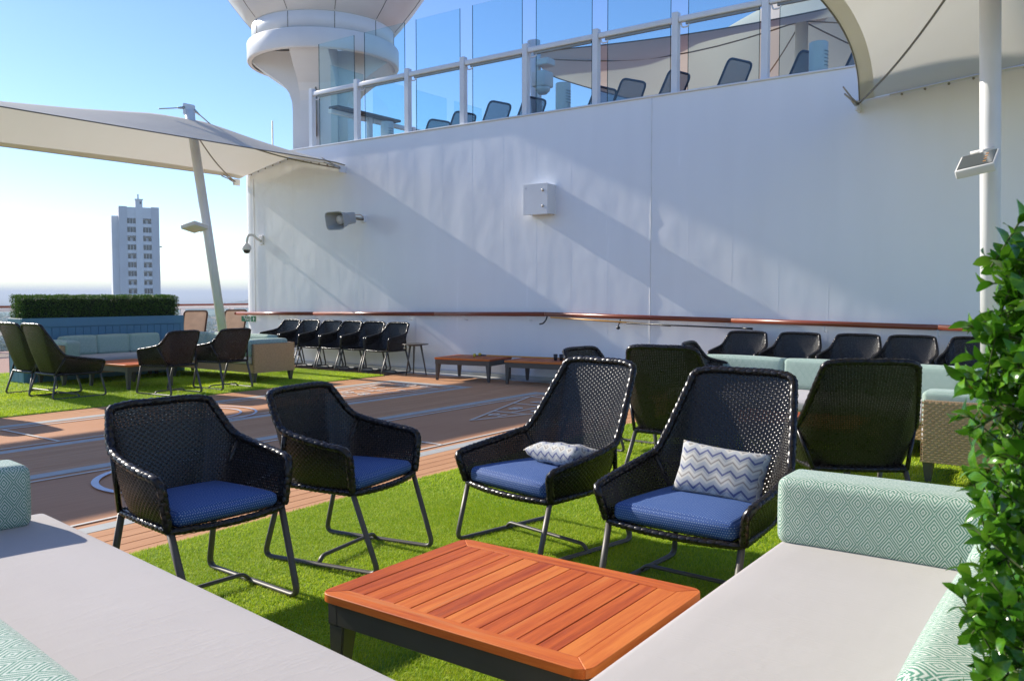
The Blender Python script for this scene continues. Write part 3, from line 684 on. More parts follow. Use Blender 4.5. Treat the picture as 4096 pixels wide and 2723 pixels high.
# ---- teak tables
def build_table(lx=.82, ly=1.10, h=.385):
    root = thing('teak_table', (0, 0, 0)); X, Y = lx / 2, ly / 2; b = .075; th = .03
    # top frame mitred at the corners, slats running along x
    def rail(poly, mat):
        bm = bmesh.new(); vs = [bm.verts.new((*p, h - th)) for p in poly]; f = bm.faces.new(vs); r = bmesh.ops.extrude_face_region(bm, geom=[f])
        bmesh.ops.translate(bm, verts=[v for v in r['geom'] if isinstance(v, bmesh.types.BMVert)], vec=(0, 0, th)); bmesh.ops.recalc_face_normals(bm, faces=bm.faces[:])
        bmesh.ops.bevel(bm, geom=bm.edges[:], offset=.002, segments=1, affect='EDGES'); me = bpy.data.meshes.new('top_rail'); bm.to_mesh(me); bm.free(); return link('top_rail', me, mat, root)
    def arc(cx, cy, a0, a1, r=.05): return [(cx + r * math.cos(R(a)), cy + r * math.sin(R(a))) for a in np.linspace(a0, a1, 5)]
    r = .05; g = .0007
    rail([(-X + b, Y - b), (X - b, Y - b)] + arc(X - r, Y - r, 45, 90) + arc(-X + r, Y - r, 90, 135), 'teak')
    rail(([(-X + b, Y - b), (X - b, Y - b)] + arc(X - r, Y - r, 45, 90) + arc(-X + r, Y - r, 90, 135))[0:0] + [(x, -y) for x, y in ([(-X + b, Y - b), (X - b, Y - b)] + arc(X - r, Y - r, 45, 90) + arc(-X + r, Y - r, 90, 135))][::-1], 'teak')
    q = [(X - b, Y - b - g), (X - b, -Y + b + g)] + [(x, y - 0) for x, y in arc(X - r, -Y + r, -45, 0)] + arc(X - r, Y - r, 0, 45)
    rail(q, 'teak_y'); rail([(-x, y) for x, y in q][::-1], 'teak_y')
    n = 13; w = (ly - 2 * b) / n
    for i in range(n):
        mb = MB(); mb.rbox(-X + b + .001, X - b - .001, -w / 2 + .0015, w / 2 - .0015, h - th + .004, h - .0015 + random.uniform(-.0008, .0006), .0015); part('slat', mb, 'teak', root, loc=(0, -Y + b + (i + .5) * w, 0))
    mb = MB(); mb.box(-X + .07, X - .07, -Y + .07, Y - .07, h - th - .012, h - th - .002); part('under_panel', mb, 'black_plastic', root)
    a = .022
    for s in (1, -1):
        mb = MB(); mb.rbox(-X + a, X - a, s * (Y - a - .022) - .022, s * (Y - a - .022) + .022, h - th - .085, h - th - .001, .003); part('apron', mb, 'leg_metal', root)
        mb = MB(); mb.rbox(s * (X - a - .022) - .022, s * (X - a - .022) + .022, -Y + a + .045, Y - a - .045, h - th - .084, h - th - .0015, .003); part('apron', mb, 'leg_metal', root)
    for sx in (1, -1):
        for sy in (1, -1):
            mb = MB(); x, y = sx * (X - a - .0015), sy * (Y - a - .0015)
            top = [(x, y), (x - sx * .075, y), (x - sx * .075, y - sy * .075), (x, y - sy * .075)]; bot = [(x - sx * .004, y - sy * .004), (x - sx * .045, y - sy * .004), (x - sx * .045, y - sy * .045), (x - sx * .004, y - sy * .045)]
            mb.add([(*p, 0) for p in bot] + [(*p, h - th - .08) for p in top], [(0, 1, 2, 3), (4, 5, 6, 7), (0, 1, 5, 4), (1, 2, 6, 5), (2, 3, 7, 6), (3, 0, 4, 7)]); o = part('leg', mb, 'leg_metal', root)
            bm = bmesh.new(); bm.from_mesh(o.data); bmesh.ops.recalc_face_normals(bm, faces=bm.faces[:]); bmesh.ops.bevel(bm, geom=bm.edges[:], offset=.006, segments=2, affect='EDGES'); bm.to_mesh(o.data); bm.free()
    return root
tb = build_table(); GT = 'low teak tables'
for i, (x, y, rz, lab, z) in enumerate([(2.41, 1.73, 0, 'low slatted teak coffee table with dark frame between the near sofas', GZ),
        (7.30, 12.60, 2, 'low slatted teak table in front of the sofa by the hedge planter', GZ), (11.37, 8.98, 8, 'low slatted teak table by the bulkhead with the yellow cue head on it', .006),
        (11.52, 7.62, 8, 'low slatted teak table by the bulkhead holding the cups', .006), (7.25, 2.25, 4, 'low slatted teak table between the lounge chairs and the far pale green sofa', GZ)]):
    o = tb if i == 0 else copy_tree(tb); o.location = (x, y, z); o.rotation_euler = (0, 0, R(rz)); tag(o, lab, 'table', GT)
# round side table
st = thing('side_table', (11.42, 10.36, .006), .2, 'small round dark side table on three splayed legs by the bulkhead', 'table')
mb = MB(); mb.lathe([(.02, .545), (.235, .545), (.243, .553), (.243, .557), (.236, .562)], 40); part('table_top', mb, 'leg_metal', st)
for a in (40, 160, 280):
    mb = MB(); c, s = math.cos(R(a)), math.sin(R(a)); mb.tube([(.21 * c, .21 * s, 0), (.11 * c, .11 * s, .545)], [.010, .019], 8); part('leg', mb, 'leg_metal', st)
mb = MB(); mb.lathe([(.13, .525), (.13, .5445)], 24); part('boss', mb, 'leg_metal', st)

# ---- rattan sofas (local: x along the length, y=0 front edge, y=D back)
def tan_panel(root, O, U, Vv, lu, lv, name='rattan_panel'):
    O, U, Vv = map(lambda q: np.array(q, float), (O, U, Vv))
    def S(s, h): return O + np.asarray(s)[..., None] * U + np.asarray(h)[..., None] * Vv
    p = link(name, weave_mesh(name, S, lambda s: np.full_like(np.asarray(s, float), lv), lu, .044, .0185, .0055), 'rattan_tan', root); p['kind'] = 'stuff'; return p
def sofa(name, loc, rz, L, D, label, arms=(), cushions=3, panels=(), seats=1, back=True, arm_in=0., group='rattan sofas with pale green cushions'):
    root = thing(name, loc, rz, label, 'sofa', group)
    body = MB(); body.rbox(.01, L - .01, .01, D - .01, .17, .30, .006)
    if back: body.rbox(.01, L - .01, D - .07, D - .005, .29, .64, .01, 2)
    for a in arms:
        x0, x1 = ((.005, .07) if a == 0 else (L - .07, L - .005)); body.rbox(x0, x1, .012 + arm_in * 1.6, D - .012, .29, .635, .01, 2)
    part('rattan_body', body, 'rattan_tan_core', root)
    e = .004
    tan_panel(root, (0, 0 + .006 - e, .17), (1, 0, 0), (0, 0, 1), L, .13, 'front_panel')
    for pnl in panels:
        if pnl == 'left': tan_panel(root, (0 - e + .006, D, .165), (0, -1, 0), (0, 0, 1), D, .47)
        if pnl == 'right': tan_panel(root, (L + e - .006, arm_in * 1.6, .165), (0, 1, 0), (0, 0, 1), D - arm_in * 1.6, .47)
        if pnl == 'back': tan_panel(root, (L, D + e - .006, .165), (-1, 0, 0), (0, 0, 1), L, .475)
        if pnl == 'armtop0': tan_panel(root, (-.0, 0, .637), (0, 1, 0), (1, 0, 0), D, .07)
        if pnl == 'backtop': tan_panel(root, (0, D - .075, .642), (1, 0, 0), (0, 1, 0), L, .075)
        if pnl == 'armfront0': tan_panel(root, (0, .007, .29), (1, 0, 0), (0, 0, 1), .07, .345)
    ax0 = .075 if 0 in arms else .0; ax1 = L - .075 if 1 in arms else L
    xs = np.linspace(.02 if 0 not in arms else .075, L - .02 if 1 not in arms else L - .075, seats + 1)
    for a, b in zip(xs, xs[1:]):
        mb = MB(); mb.cushion(a + .002, b - .002, -.012, D - .08, .305, .432, .035, .012, 24); sc = part('seat_cushion', mb, 'fabric_grey', root, weld=.0008)
    th = .235; bx0, bx1 = ax0 + (th if 0 in arms else 0), ax1 - (th if 1 in arms else 0)
    if back:
        xs = np.linspace(bx0, bx1, cushions + 1)
        for a, b in zip(xs, xs[1:]):
            mb = MB(); mb.cushion(a + .004, b - .004, -.5 * th, .5 * th, -.16, .16, .045, .012, 20); o = part('back_cushion', mb, 'fabric_green', root, weld=.0008, loc=(0, D - .08 - th * .5, .59)); o.rotation_euler = (R(-5), 0, 0)
    for a in arms:
        mb = MB(); x0 = ax0 if a == 0 else ax1 - th; mb.cushion(x0, x0 + th, -.012 + arm_in, D - .075, .425, .700, .038, .008, 20); part('arm_cushion', mb, 'fabric_green', root, weld=.0008)
    for x in (.06, L - .06):
        for y in (.05, D - .05):
            mb = MB(); mb.add([(x + sx * .018, y + sy * .018, 0) for sx, sy in ((-1, -1), (1, -1), (1, 1), (-1, 1))] + [(x + sx * .04, y + sy * .04, .172) for sx, sy in ((-1, -1), (1, -1), (1, 1), (-1, 1))], [(3, 2, 1, 0), (4, 5, 6, 7), (0, 1, 5, 4), (1, 2, 6, 5), (2, 3, 7, 6), (3, 0, 4, 7)]); part('leg', mb, 'leg_metal', root)
    return root
# near sofa: front edge runs from (1.87,3.83) to (1.6,1.54); seat extends to -x
def sofa_at(front_a, front_b, **kw):
    """front edge from a to b; the back lies to the left of a->b."""
    a = Vector(front_a); b = Vector(front_b); d = b - a
    return sofa(loc=(a.x, a.y, kw.pop('z', GZ)), rz=math.atan2(d.y, d.x), L=d.length, **kw)
sofa_at((1.555, 1.22), (1.90, 4.11), name='rattan_sofa', D=1.12, label='grey-seated sofa with shaded pale green arm cushion, in front of the near low-backed chairs', arms=(1,), cushions=3, panels=('right',), arm_in=.13)
# its front faces +y: walking from (1.66,1.10) to (3.70,1.10) the back would lie to the left, so it is built mirrored
def sofa_m(front_a, front_b, **kw):
    """front edge from a to b; the back lies to the right of a->b."""
    return sofa_at(front_b, front_a, **kw)
sofa_m((1.62, 1.105), (3.70, 1.105), name='rattan_sofa', D=1.09, label='grey-seated sofa with sunlit pale green arm cushion, beside the near leafy hedge', arms=(0,), cushions=2, panels=('left',))
# lounge by the planter: one sofa along it, one returning towards the court
sofa_at((6.63, 13.42), (8.66, 13.42), name='rattan_sofa', D=.85, label='sofa with pale green cushions standing along the blue hedge planter', arms=(0,), cushions=3, panels=('left', 'armtop0', 'armfront0'))
sofa_at((8.67, 14.27), (8.67, 11.36), name='rattan_sofa', D=.84, label='sofa with pale green cushions and a plain tan rattan end facing the court', arms=(1,), cushions=3, panels=('right', 'back'))
# lounge to the right: the long sofa and its return
sofa_at((8.30, 3.95), (8.02, 1.12), name='rattan_sofa', D=1.12, label='long sofa with pale green back cushions in front of the wall chairs', cushions=3, panels=('backtop',))
sofa_m((7.02, 1.22), (9.35, 1.22), name='rattan_sofa', D=.9, label='sofa with woven tan rattan end and green arm cushion, half behind the near hedge', arms=(1,), cushions=2, panels=('right',))

# ================================================================== PLANTER, HEDGES
def leaf_mesh(name, L, W, curl, fold, ns=4):
    V = []; F = []
    for i in range(ns + 1):
        t_ = i / ns; w = W * math.sin(math.pi * t_ ** 1.15) ** .62 / 2 if 0 < i < ns else W * .05
        x = L * t_; z = -curl * L * t_ * t_ + .12 * L * math.sin(t_ * 2.2)
        V += [(x, -w, z + fold * w), (x, 0, z), (x, w, z + fold * w)]
    for i in range(ns):
        for k in range(2): F.append((i * 3 + k, i * 3 + k + 1, (i + 1) * 3 + k + 1, (i + 1) * 3 + k))
    return np.array(V), np.array(F)
# far planter with clipped hedge
pl = thing('hedge_planter', (7.92, 14.58, GZ), 0, 'long blue panelled planter box behind the far sofa, under a clipped hedge', 'planter')
X0, X1, Y0, Y1, PT = -1.44, 1.46, -.24, .24, 1.05
mb = MB(); mb.box(X0 + .02, X1 - .02, Y0 + .02, Y1 - .02, 0, PT - .03); part('box', mb, 'planter_blue', pl)
n = 21; bw = (X1 - X0 - .16) / n
bd = MB(); bd.rbox(0, bw - .006, 0, .014, .10, PT - .16, .003); bme = mesh_of(bd, 'board')
for i in range(n): link('board', bme, 'planter_blue', pl, (X0 + .08 + i * bw + .003, Y0 + .007, 0))
for x0, x1 in ((X0, X0 + .078), (X1 - .078, X1)): mb = MB(); mb.rbox(x0, x1, Y0, Y0 + .03, 0, PT - .152, .004); part('stile', mb, 'planter_blue', pl)
mb = MB(); mb.rbox(X0, X1, Y0 - .002, Y0 + .03, PT - .15, PT, .004); part('top_board', mb, 'planter_blue', pl)
mb = MB(); mb.rbox(X0 + .079, X1 - .079, Y0, Y0 + .03, 0, .098, .004); part('skirting', mb, 'planter_blue', pl)
for s, xx in ((0, X0 - .004), (1, X1 - .026)):
    mb = MB(); mb.rbox(xx, xx + .03, Y0 + .031, Y1, PT - .15, PT, .004); part('top_board', mb, 'planter_blue', pl)
    for k in range(3): mb = MB(); mb.rbox(xx + .004, xx + .026, Y0 + .035 + k * .147, Y0 + .035 + k * .147 + .141, .02, PT - .153, .003); part('board', mb, 'planter_blue', pl)
mb = MB(); mb.rbox(X0, X1, Y1 - .03, Y1 + .002, 0, PT - .001, .004); part('back_board', mb, 'planter_blue', pl)
def leaf_cloud(pos, nrm, L, W, name, mat, parent, jitter=.9, curl=.3, fold=.35, ns=2):
    base, f = leaf_mesh('l', 1, W / L, curl, fold, ns); n = len(pos)
    up = RNG.normal(size=(n, 3)); d = nrm + RNG.normal(size=(n, 3)) * jitter; d /= np.linalg.norm(d, axis=1, keepdims=True)
    s = np.cross(up, d); s /= np.linalg.norm(s, axis=1, keepdims=True); w = np.cross(d, s); sc = L * RNG.uniform(.7, 1.25, n)
    V = pos[:, None] + sc[:, None, None] * (base[None, :, 0:1] * d[:, None] + base[None, :, 1:2] * s[:, None] + base[None, :, 2:3] * w[:, None])
    F = (np.arange(n)[:, None, None] * len(base) + f[None]).reshape(-1, 4)
    o = link(name, np_mesh(name, V.reshape(-1, 3), F), mat, parent); o['kind'] = 'stuff'; return o
def box_shell(n, x0, x1, y0, y1, z0, z1, depth):
    ar = np.array([(y1 - y0) * (z1 - z0)] * 2 + [(x1 - x0) * (z1 - z0)] * 2 + [(x1 - x0) * (y1 - y0)]); f = RNG.choice(5, n, p=ar / ar.sum())
    p = np.stack([RNG.uniform(x0, x1, n), RNG.uniform(y0, y1, n), RNG.uniform(z0, z1, n)], 1); nn = np.zeros((n, 3)); dp = depth * RNG.uniform(0, 1, n) ** 1.5 - depth * .15
    for k, (ax, v, sg) in enumerate(((0, x0, -1), (0, x1, 1), (1, y0, -1), (1, y1, 1), (2, z1, 1))):
        m = f == k; p[m, ax] = v - sg * dp[m]; nn[m, ax] = sg
    return p, nn
hd = thing('clipped_hedge', (7.92, 14.58, 1.0), 0, 'clipped dark green artificial hedge in the blue planter', 'hedge')
mb = MB(); mb.rbox(X0 + .07, X1 - .12, Y0 + .08, Y1 - .07, -.05, .38, .03, 2); part('light_block_core', mb, 'hedge_core', hd)  # dark box added inside the leaves to stop light passing through
p, nn = box_shell(26000, X0 + .035, X1 - .08, Y0 + .045, Y1 - .035, .0, .425, .06); p += .008 * np.sin(p[:, [1, 2, 0]] * 17)
leaf_cloud(p, nn, .026, .013, 'foliage', 'leaf_small', hd)
# near hedge, large glossy leaves
nh = thing('leafy_hedge', (2.27, -.085, 0), 0, 'glossy leafy artificial hedge standing close behind the sunlit sofa back', 'hedge')
hx0, hx1, hy0, hy1, hz0, hz1 = -.89, 1.3, -.32, .25, .62, 1.545
mb = MB(); mb.rbox(hx0 + .10, hx1 - .1, hy0 + .1, hy1 - .10, .5, hz1 - .10, .08, 3); part('light_block_core', mb, 'hedge_core', nh)  # added dark core, blocks light behind the leaves
mb = MB(); mb.rbox(hx0 + .03, hx1 - .03, hy0 + .03, hy1 - .03, .0, .62, .01); part('planter_box', mb, 'planter_blue', nh)
leafV = [leaf_mesh('l', 1, w_, c_, f_, 5) for w_, c_, f_ in ((.52, .42, .30), (.58, .25, .22), (.48, .65, .34))]
leaf_me = []
for V_, F_ in leafV: leaf_me.append(np_mesh('leaf', V_, F_))
tips, tn = box_shell(4600, hx0, hx1, hy0, hy1, hz0, hz1, .10)
# ragged outline: lumps and a few straying sprigs; round the near top corner
lump = .02 * np.sin(tips[:, 0] * 9 + tips[:, 2] * 11) + .014 * RNG.normal(size=len(tips)); tips = tips + tn * lump[:, None]
stray = RNG.uniform(size=len(tips)) < .03; tips[stray] += tn[stray] * .06
corner = np.clip((tips[:, 2] - (hz1 - .42)) / .42, 0, 1) * np.clip((hx0 + .30 - tips[:, 0]) / .30, 0, 1); tips[:, 0] += corner * .20; tips[:, 2] -= corner * .05
leaves = []; tw = MB()
for p_, n_ in zip(tips, tn):
    ax = Vector(n_) + Vector(RNG.normal(size=3)) * .45 + Vector((0, 0, .25)); ax.normalize()
    p_ = Vector(p_); q = p_ - ax * .09; tw.tube([q, p_], .0016, 4, cap=False)
    s1 = ax.orthogonal().normalized(); s2 = ax.cross(s1)
    for lev in range(3):
        for k in range(2):
            a = lev * 1.57 + k * math.pi + RNG.uniform(-.3, .3); rad = s1 * math.cos(a) + s2 * math.sin(a); op = (.35, .8, 1.15)[lev] + RNG.uniform(-.2, .2)
            d = ax * math.cos(op) + rad * math.sin(op); nrm = (ax * math.sin(op) - rad * math.cos(op)); leaves.append((p_ - ax * (.012 + .018 * lev), d.normalized(), nrm.normalized(), RNG.uniform(.027, .042)))
part('twigs', tw, 'twig', nh, kind='stuff')
camp = Vector((0, 0, 1.45)) - Vector((2.27, -.085, 0)); fwd = Vector((math.cos(R(35.7)), math.sin(R(35.7)), -.054)); rgt = Vector((math.sin(R(35.7)), -math.cos(R(35.7)), 0))
def vis(l):
    v = l[0] - camp; z = v.dot(fwd); x = v.dot(rgt) / z if z > .1 else 9
    if not (0 < x < .62): return 9
    face = abs(l[2].dot(v.normalized())); inside = max(0, min(l[0].x - hx0, hy1 - l[0].y)); return z / l[3] * .03 + max(0, inside - .04) * 8 - face * .3
leaves.sort(key=vis)
for (p_, d, nrm, sz) in leaves[:300]:
    o = link('leaf', leaf_me[random.randrange(3)], 'leaf_gloss', nh); s = nrm.cross(d).normalized(); M = Matrix((d, s, d.cross(s))).transposed().to_4x4(); M.translation = p_; o.matrix_local = M @ Matrix.Diagonal((sz, sz, sz, 1))
VV = []; FF = []; off = 0
for i, (p_, d, nrm, sz) in enumerate(leaves[300:]):
    V_, F_ = leafV[i % 3]; d_ = np.array(d); s = np.cross(np.array(nrm), d_); s /= np.linalg.norm(s); w = np.cross(d_, s)
    VV.append(np.array(p_) + sz * (V_[:, 0:1] * d_ + V_[:, 1:2] * s + V_[:, 2:3] * w)); FF.append(F_ + off); off += len(V_)
o = link('foliage', np_mesh('foliage', np.vstack(VV), np.vstack(FF)), 'leaf_gloss', nh); o['kind'] = 'stuff'

# ================================================================== CANOPIES
def rod(mb, a, b, r=.012, jaw=True):
    mb.tube([a, b], r, 6)
    if jaw:
        a = Vector(a); b = Vector(b); d = (b - a).normalized(); mb.tube([b - d * .16, b - d * .02], [.016, .032], 8)
def canopy(name, label, ya, yb, xs, ridge, hem, pole, pole_label, sag=(0, 0), span=9.):
    """ya = hem toward the court, yb = other hem, ym = ridge; xs = x range; ridge(x) and hem(x) heights."""
    c = thing(name, (0, 0, 0), 0, label, 'canopy', 'tensioned cream canopies over the lower deck'); ym = (ya + yb) / 2
    x0, x1 = xs
    def yl(x, side):
        tt = (x1 - x) / span; sc = math.sin(math.pi * (tt % 1.0)) if True else 0
        base = ya if side < 0 else yb; amp = sag[0] if side < 0 else sag[1]; return base + (ym - base) / abs(ym - base) * amp * sc
    def f(u, v):
        x = x1 + (x0 - x1) * u; q = 2 * v - 1; y = (ym + (yl(x, -1) - ym) * -q) if q < 0 else (ym + (yl(x, 1) - ym) * q)
        a = abs(q); tent = (1 - a) ** 1.15 * .75 + .25 * (1 - a * a)
        return (x, y, hem(x) + (ridge(x) - hem(x)) * tent)
    mb = MB(); mb.grid(f, 110, 26); cl = part('fabric', mb, 'canvas', c)
    for v in (0, 1):
        mb = MB(); mb.tube([f(u, v) for u in np.linspace(0, 1, 111)], .010, 6); part('hem_cable', mb, 'canvas_hem', c)
        # wide sewn pocket under the hem
        mb = MB(); vv = (.0, .05) if v == 0 else (1., .95)
        mb.grid(lambda a, b: (lambda p: (p[0], p[1], p[2] - .006))(f(a, vv[0] + (vv[1] - vv[0]) * b)), 110, 2); part('hem_pocket', mb, 'canvas', c)
    # bolted edge along the bulkhead
    mb = MB(); mb.tube([(x1 - .01, y, f(0, v)[2] - .02) for v in np.linspace(.10, .90, 12) for y in [f(0, v)[1]]], .012, 6); part('edge_strip', mb, 'white_paint', c)
    for v in np.linspace(.14, .86, 11):
        p = f(0, v); b = MB(); b.lathe([(.016, 0), (.016, .014), (.008, .022)], 8); o = part('bolt', b, 'chain_metal', c, loc=(x1 - .03, p[1], p[2] - .05)); o.rotation_euler = (0, R(-90), 0)
    for v, yy in ((0, ya), (1, yb)):
        p = f(0, v); an = MB(); an.rbox(x1 - .16, x1 + .02, yy - .02, yy + .02, p[2] - .16, p[2] - .02, .01); part('anchor_lug', an, 'white_paint', c)
        for dx, dz in ((.55, .10), (.50, .02)):
            mb = MB(); s = .06 if v == 0 else -.06; rod(mb, (x1 - dx, yy + s * 2 * dx, p[2] + dz - .02), (x1 - .12, yy, p[2] - .08)); part('turnbuckle', mb, 'steel', c)
    # valley cable from the anchors to the mast head under the cloth
    mt = Vector(pole[1])
    for v in (0, 1):
        p = Vector(f(0, v)); a = p + Vector((-.1, 0, -.08)); P = [a.lerp(mt + Vector((0, 0, -.25)), k / 12) + Vector((0, 0, -.12 * math.sin(math.pi * k / 12))) for k in range(13)]; mb = MB(); mb.tube(P, .014, 6); part('valley_cable', mb, 'chain_metal', c)
    # mast
    g = thing('canopy_mast', pole[0], 0, pole_label, 'mast', 'canopy masts'); b = Vector(pole[1]) - Vector(pole[0])
    mb = MB(); mb.tube([(0, 0, 0), b], .0875, 24); part('tube', mb, 'white_paint', g)
    mb = MB(); mb.lathe([(.17, 0), (.17, .03), (.10, .04), (.095, .09)], 24); part('foot', mb, 'white_paint', g)
    mb = MB(); mb.rbox(b.x - .13, b.x + .13, b.y - .02, b.y + .02, b.z - .12, b.z + .10, .02); part('head_plate', mb, 'white_paint', g)
    for sg in (-1, 1):
        mb = MB(); rod(mb, (b.x + sg * .62, b.y, b.z - (.10 if sg < 0 else .30)), (b.x + sg * .08, b.y, b.z + .02)); part('turnbuckle', mb, 'steel', g)
    return c, g
def ridgeL(x): return float(np.interp(x, [-14, -4, 2.5, 6.3, 7.5, 8.9, 9.9, 10.4, 11.6, 12.1], [4.6, 4.8, 4.45, 4.48, 4.58, 4.74, 4.76, 4.70, 4.50, 4.30]))
def hemL(x): return float(np.interp(x, [-10, 6, 11.7, 12], [4.06, 4.05, 4.06, 4.03]))
canopy('shade_canopy', 'long cream tensioned canopy over the far deck side, fixed to the bulkhead corner', 12.72, 16.10, (-13, 11.98), ridgeL, hemL, ((10.38, 14.4, 0), (9.62, 14.4, 4.93)), 'slanting white canopy mast behind the far sofa, carrying a floodlight')
def ridgeR(x): return float(np.interp(x, [-10, 4, 6.5, 8.6, 9.4, 10.6, 11.6, 12], [4.5, 4.45, 4.6, 4.85, 4.78, 4.55, 4.30, 4.2]))
def hemR(x): return float(np.interp(x, [-10, 8, 11.2, 12], [4.05, 4.08, 4.07, 4.02]))
canopy('shade_canopy', 'cream tensioned canopy above the wall chairs, its edge cut by the bulkhead', 2.93, -.85, (-10, 11.98), ridgeR, hemR, ((9.75, 1.05, 0), (8.60, 1.05, 4.85)), 'white canopy mast beside the near hedge, carrying a square floodlight', sag=(.66, .66))
# floodlights on the masts
def flood(loc, rot, label):
    f = thing('floodlight', loc, 0, label, 'floodlight', 'floodlights on the canopy masts'); f.rotation_euler = rot
    mb = MB(); mb.rbox(-.20, .20, -.16, .16, -.035, .045, .012, 2); part('housing', mb, 'grey_light' if 'grey_light' in MATS else 'white_dull', f)
    mb = MB(); mb.rbox(-.182, .182, -.142, .142, .0455, .050, .002); part('lens', mb, 'window_dark', f)
    for k in range(4): mb = MB(); mb.rbox(-.12 + k * .07, -.095 + k * .07, -.085, -.06, .0505, .052, .0005); part('diode', mb, 'orange_light', f)
    mb = MB(); mb.tube([(.18, .0, -.01), (.34, .0, .02)], .022, 8); mb.tube([(.32, -.10, .02), (.32, .10, .02)], .018, 8); part('bracket', mb, 'white_dull', f)
    return f
flood((9.62, 14.3, 2.72), (R(-14), R(8), R(20)), 'grey floodlight on the slanting mast behind the far sofa')
flood((8.72, 1.10, 2.62), (R(-10), R(-26), R(0)), 'square floodlight with glass face on the mast beside the near hedge')

# ================================================================== WALL FIXTURES
# junction box
jb = thing('junction_box', (11.985, 7.97, 3.03), 0, 'white steel cabinet with two latches mounted high on the bulkhead', 'cabinet')
mb = MB(); mb.rbox(-.22, .02, -.235, .235, -.245, .245, .005); part('case', mb, 'white_paint', jb)
mb = MB(); mb.rbox(-.238, -.221, -.245, .245, -.255, .255, .004); dr = part('door', mb, 'white_paint', jb)
for z in (.14, -.12): mb = MB(); mb.lathe([(.022, 0), (.022, .012), (.012, .02)], 12); o = part('latch', mb, 'steel', dr, loc=(-.238, -.155, z)); o.rotation_euler = (0, R(-90), 0)
mb = MB(); mb.rbox(-.2385, -.2381 + .001, .17, .21, .17, .20, .0005); part('plate', mb, 'silver_text', jb)
# horn loudspeaker
hs = thing('horn_speaker', (11.99, 12.22, 2.93), 0, 'grey rectangular horn loudspeaker on an arm from the bulkhead', 'loudspeaker')
mb = MB(); mb.tube([(0, -.02, 0), (-.12, .0, 0), (-.26, .04, .02)], .028, 8, ry=.04); part('arm', mb, 'chain_metal', hs)
mb = MB(); mb.rbox(-.04, .012, -.06, .06, -.06, .06, .006); part('wall_plate', mb, 'white_paint', hs)
d = Vector((-1.0, -.02, -.20)).normalized(); s1 = Vector((0, 0, 1)).cross(d).normalized(); s2 = d.cross(s1); o0 = Vector((-.24, .06, .02))
def sq(c, w, h, r=.25, n=16):
    out = []
    for k in range(n):
        a = 2 * math.pi * (k + .5) / n; cx, sx_ = math.cos(a), math.sin(a); e = .38; out.append(c + s1 * (w * abs(cx) ** e * (1 if cx > 0 else -1)) + s2 * (h * abs(sx_) ** e * (1 if sx_ > 0 else -1)))
    return out
mb = MB(); rings = [sq(o0 + d * a, w, h) for a, w, h in ((0, .09, .09), (.02, .11, .11), (.20, .115, .115), (.46, .235, .165), (.485, .25, .178), (.485, .232, .162), (.24, .10, .10), (.22, .005, .005))]
V = [p for r_ in rings for p in r_]; mb.add(V, [(i * 16 + k, i * 16 + (k + 1) % 16, (i + 1) * 16 + (k + 1) % 16, (i + 1) * 16 + k) for i in range(len(rings) - 1) for k in range(16)] + [tuple(range(16))[::-1]], False); part('horn', mb, 'grey_paint', hs, weld=.0001)
mb = MB(); mb.tube([o0 + d * .22, o0 + d * .36], [.075, .085], 16); part('throat', mb, 'white_dull', hs)
mb = MB(); mb.tube(fillet([(-.02, -.03, .02), (-.10, -.02, .09), (-.24, .02, .07)], .04), .006, 5); part('cable', mb, 'orange_light', hs)
# dome camera
dc = thing('dome_camera', (11.99, 15.36, 2.64), 0, 'white dome security camera hanging from a gooseneck at the bulkhead corner', 'camera')
mb = MB(); mb.rbox(-.03, .012, -.06, .06, -.10, .10, .006); part('wall_plate', mb, 'white_dull', dc)
mb = MB(); mb.tube(fillet([(-.02, 0, -.02), (-.12, 0, .02), (-.22, .0, .10), (-.36, 0, .10), (-.40, 0, -.08)], .10, 5), .027, 10); part('gooseneck', mb, 'white_dull', dc)
mb = MB(); mb.lathe([(.028, 0), (.035, -.03), (.095, -.09), (.10, -.16), (.095, -.17)], 20, (-.40, 0, -.06)); part('housing', mb, 'white_dull', dc)
mb = MB(); mb.lathe([(.074, 0), (.072, -.03), (.05, -.065), (.01, -.08)], 20, (-.40, 0, -.228)); part('lens_dome', mb, 'black_plastic', dc)
# exit sign
ex = thing('exit_sign', (11.985, 15.86, .915), 0, 'small green emergency exit sign with arrow under the handrail end', 'sign')
mb = MB(); mb.rbox(-.008, .006, -.245, .245, -.062, .062, .002); part('board', mb, 'green_sign', ex)
def wtext(txt, size, y, z, parent, x=-.0095, mat='sign_white'):
    o = link('lettering', text_mesh(txt, size, .0008, True), mat, parent, (x, y, z)); o.rotation_euler = (R(90), 0, R(-90)); return o
wtext('EXIT', .075, .03, -.018, ex); wtext('EMERGENCY', .022, .03, .04, ex)
mb = MB(); mb.prism([(-.012, -.045), (.012, -.045), (.012, .0), (.035, 0), (0, .045), (-.035, 0), (-.012, 0)], 0, .0015); o = part('arrow', mb, 'sign_white', ex, loc=(-.0085, -.19, 0)); o.rotation_euler = (R(90), 0, R(-90))
mb = MB(); mb.prism([(-.025, -.05), (.025, -.05), (.025, .05), (-.025, .05)], 0, .001); o = part('pictogram', mb, 'sign_white', ex, loc=(-.0085, -.075, 0)); o.rotation_euler = (R(90), 0, R(-90))
mb = MB(); mb.prism([(-.006, -.04), (.004, -.04), (.006, -.01), (.018, -.012), (.016, -.002), (.004, .008), (.012, .02), (.006, .03), (-.004, .034), (-.012, .02), (-.018, .0), (-.01, -.012)], .0011, .0016); o = part('running_figure', mb, 'green_sign', ex, loc=(-.0085, -.075, 0)); o.rotation_euler = (R(90), 0, R(-90))
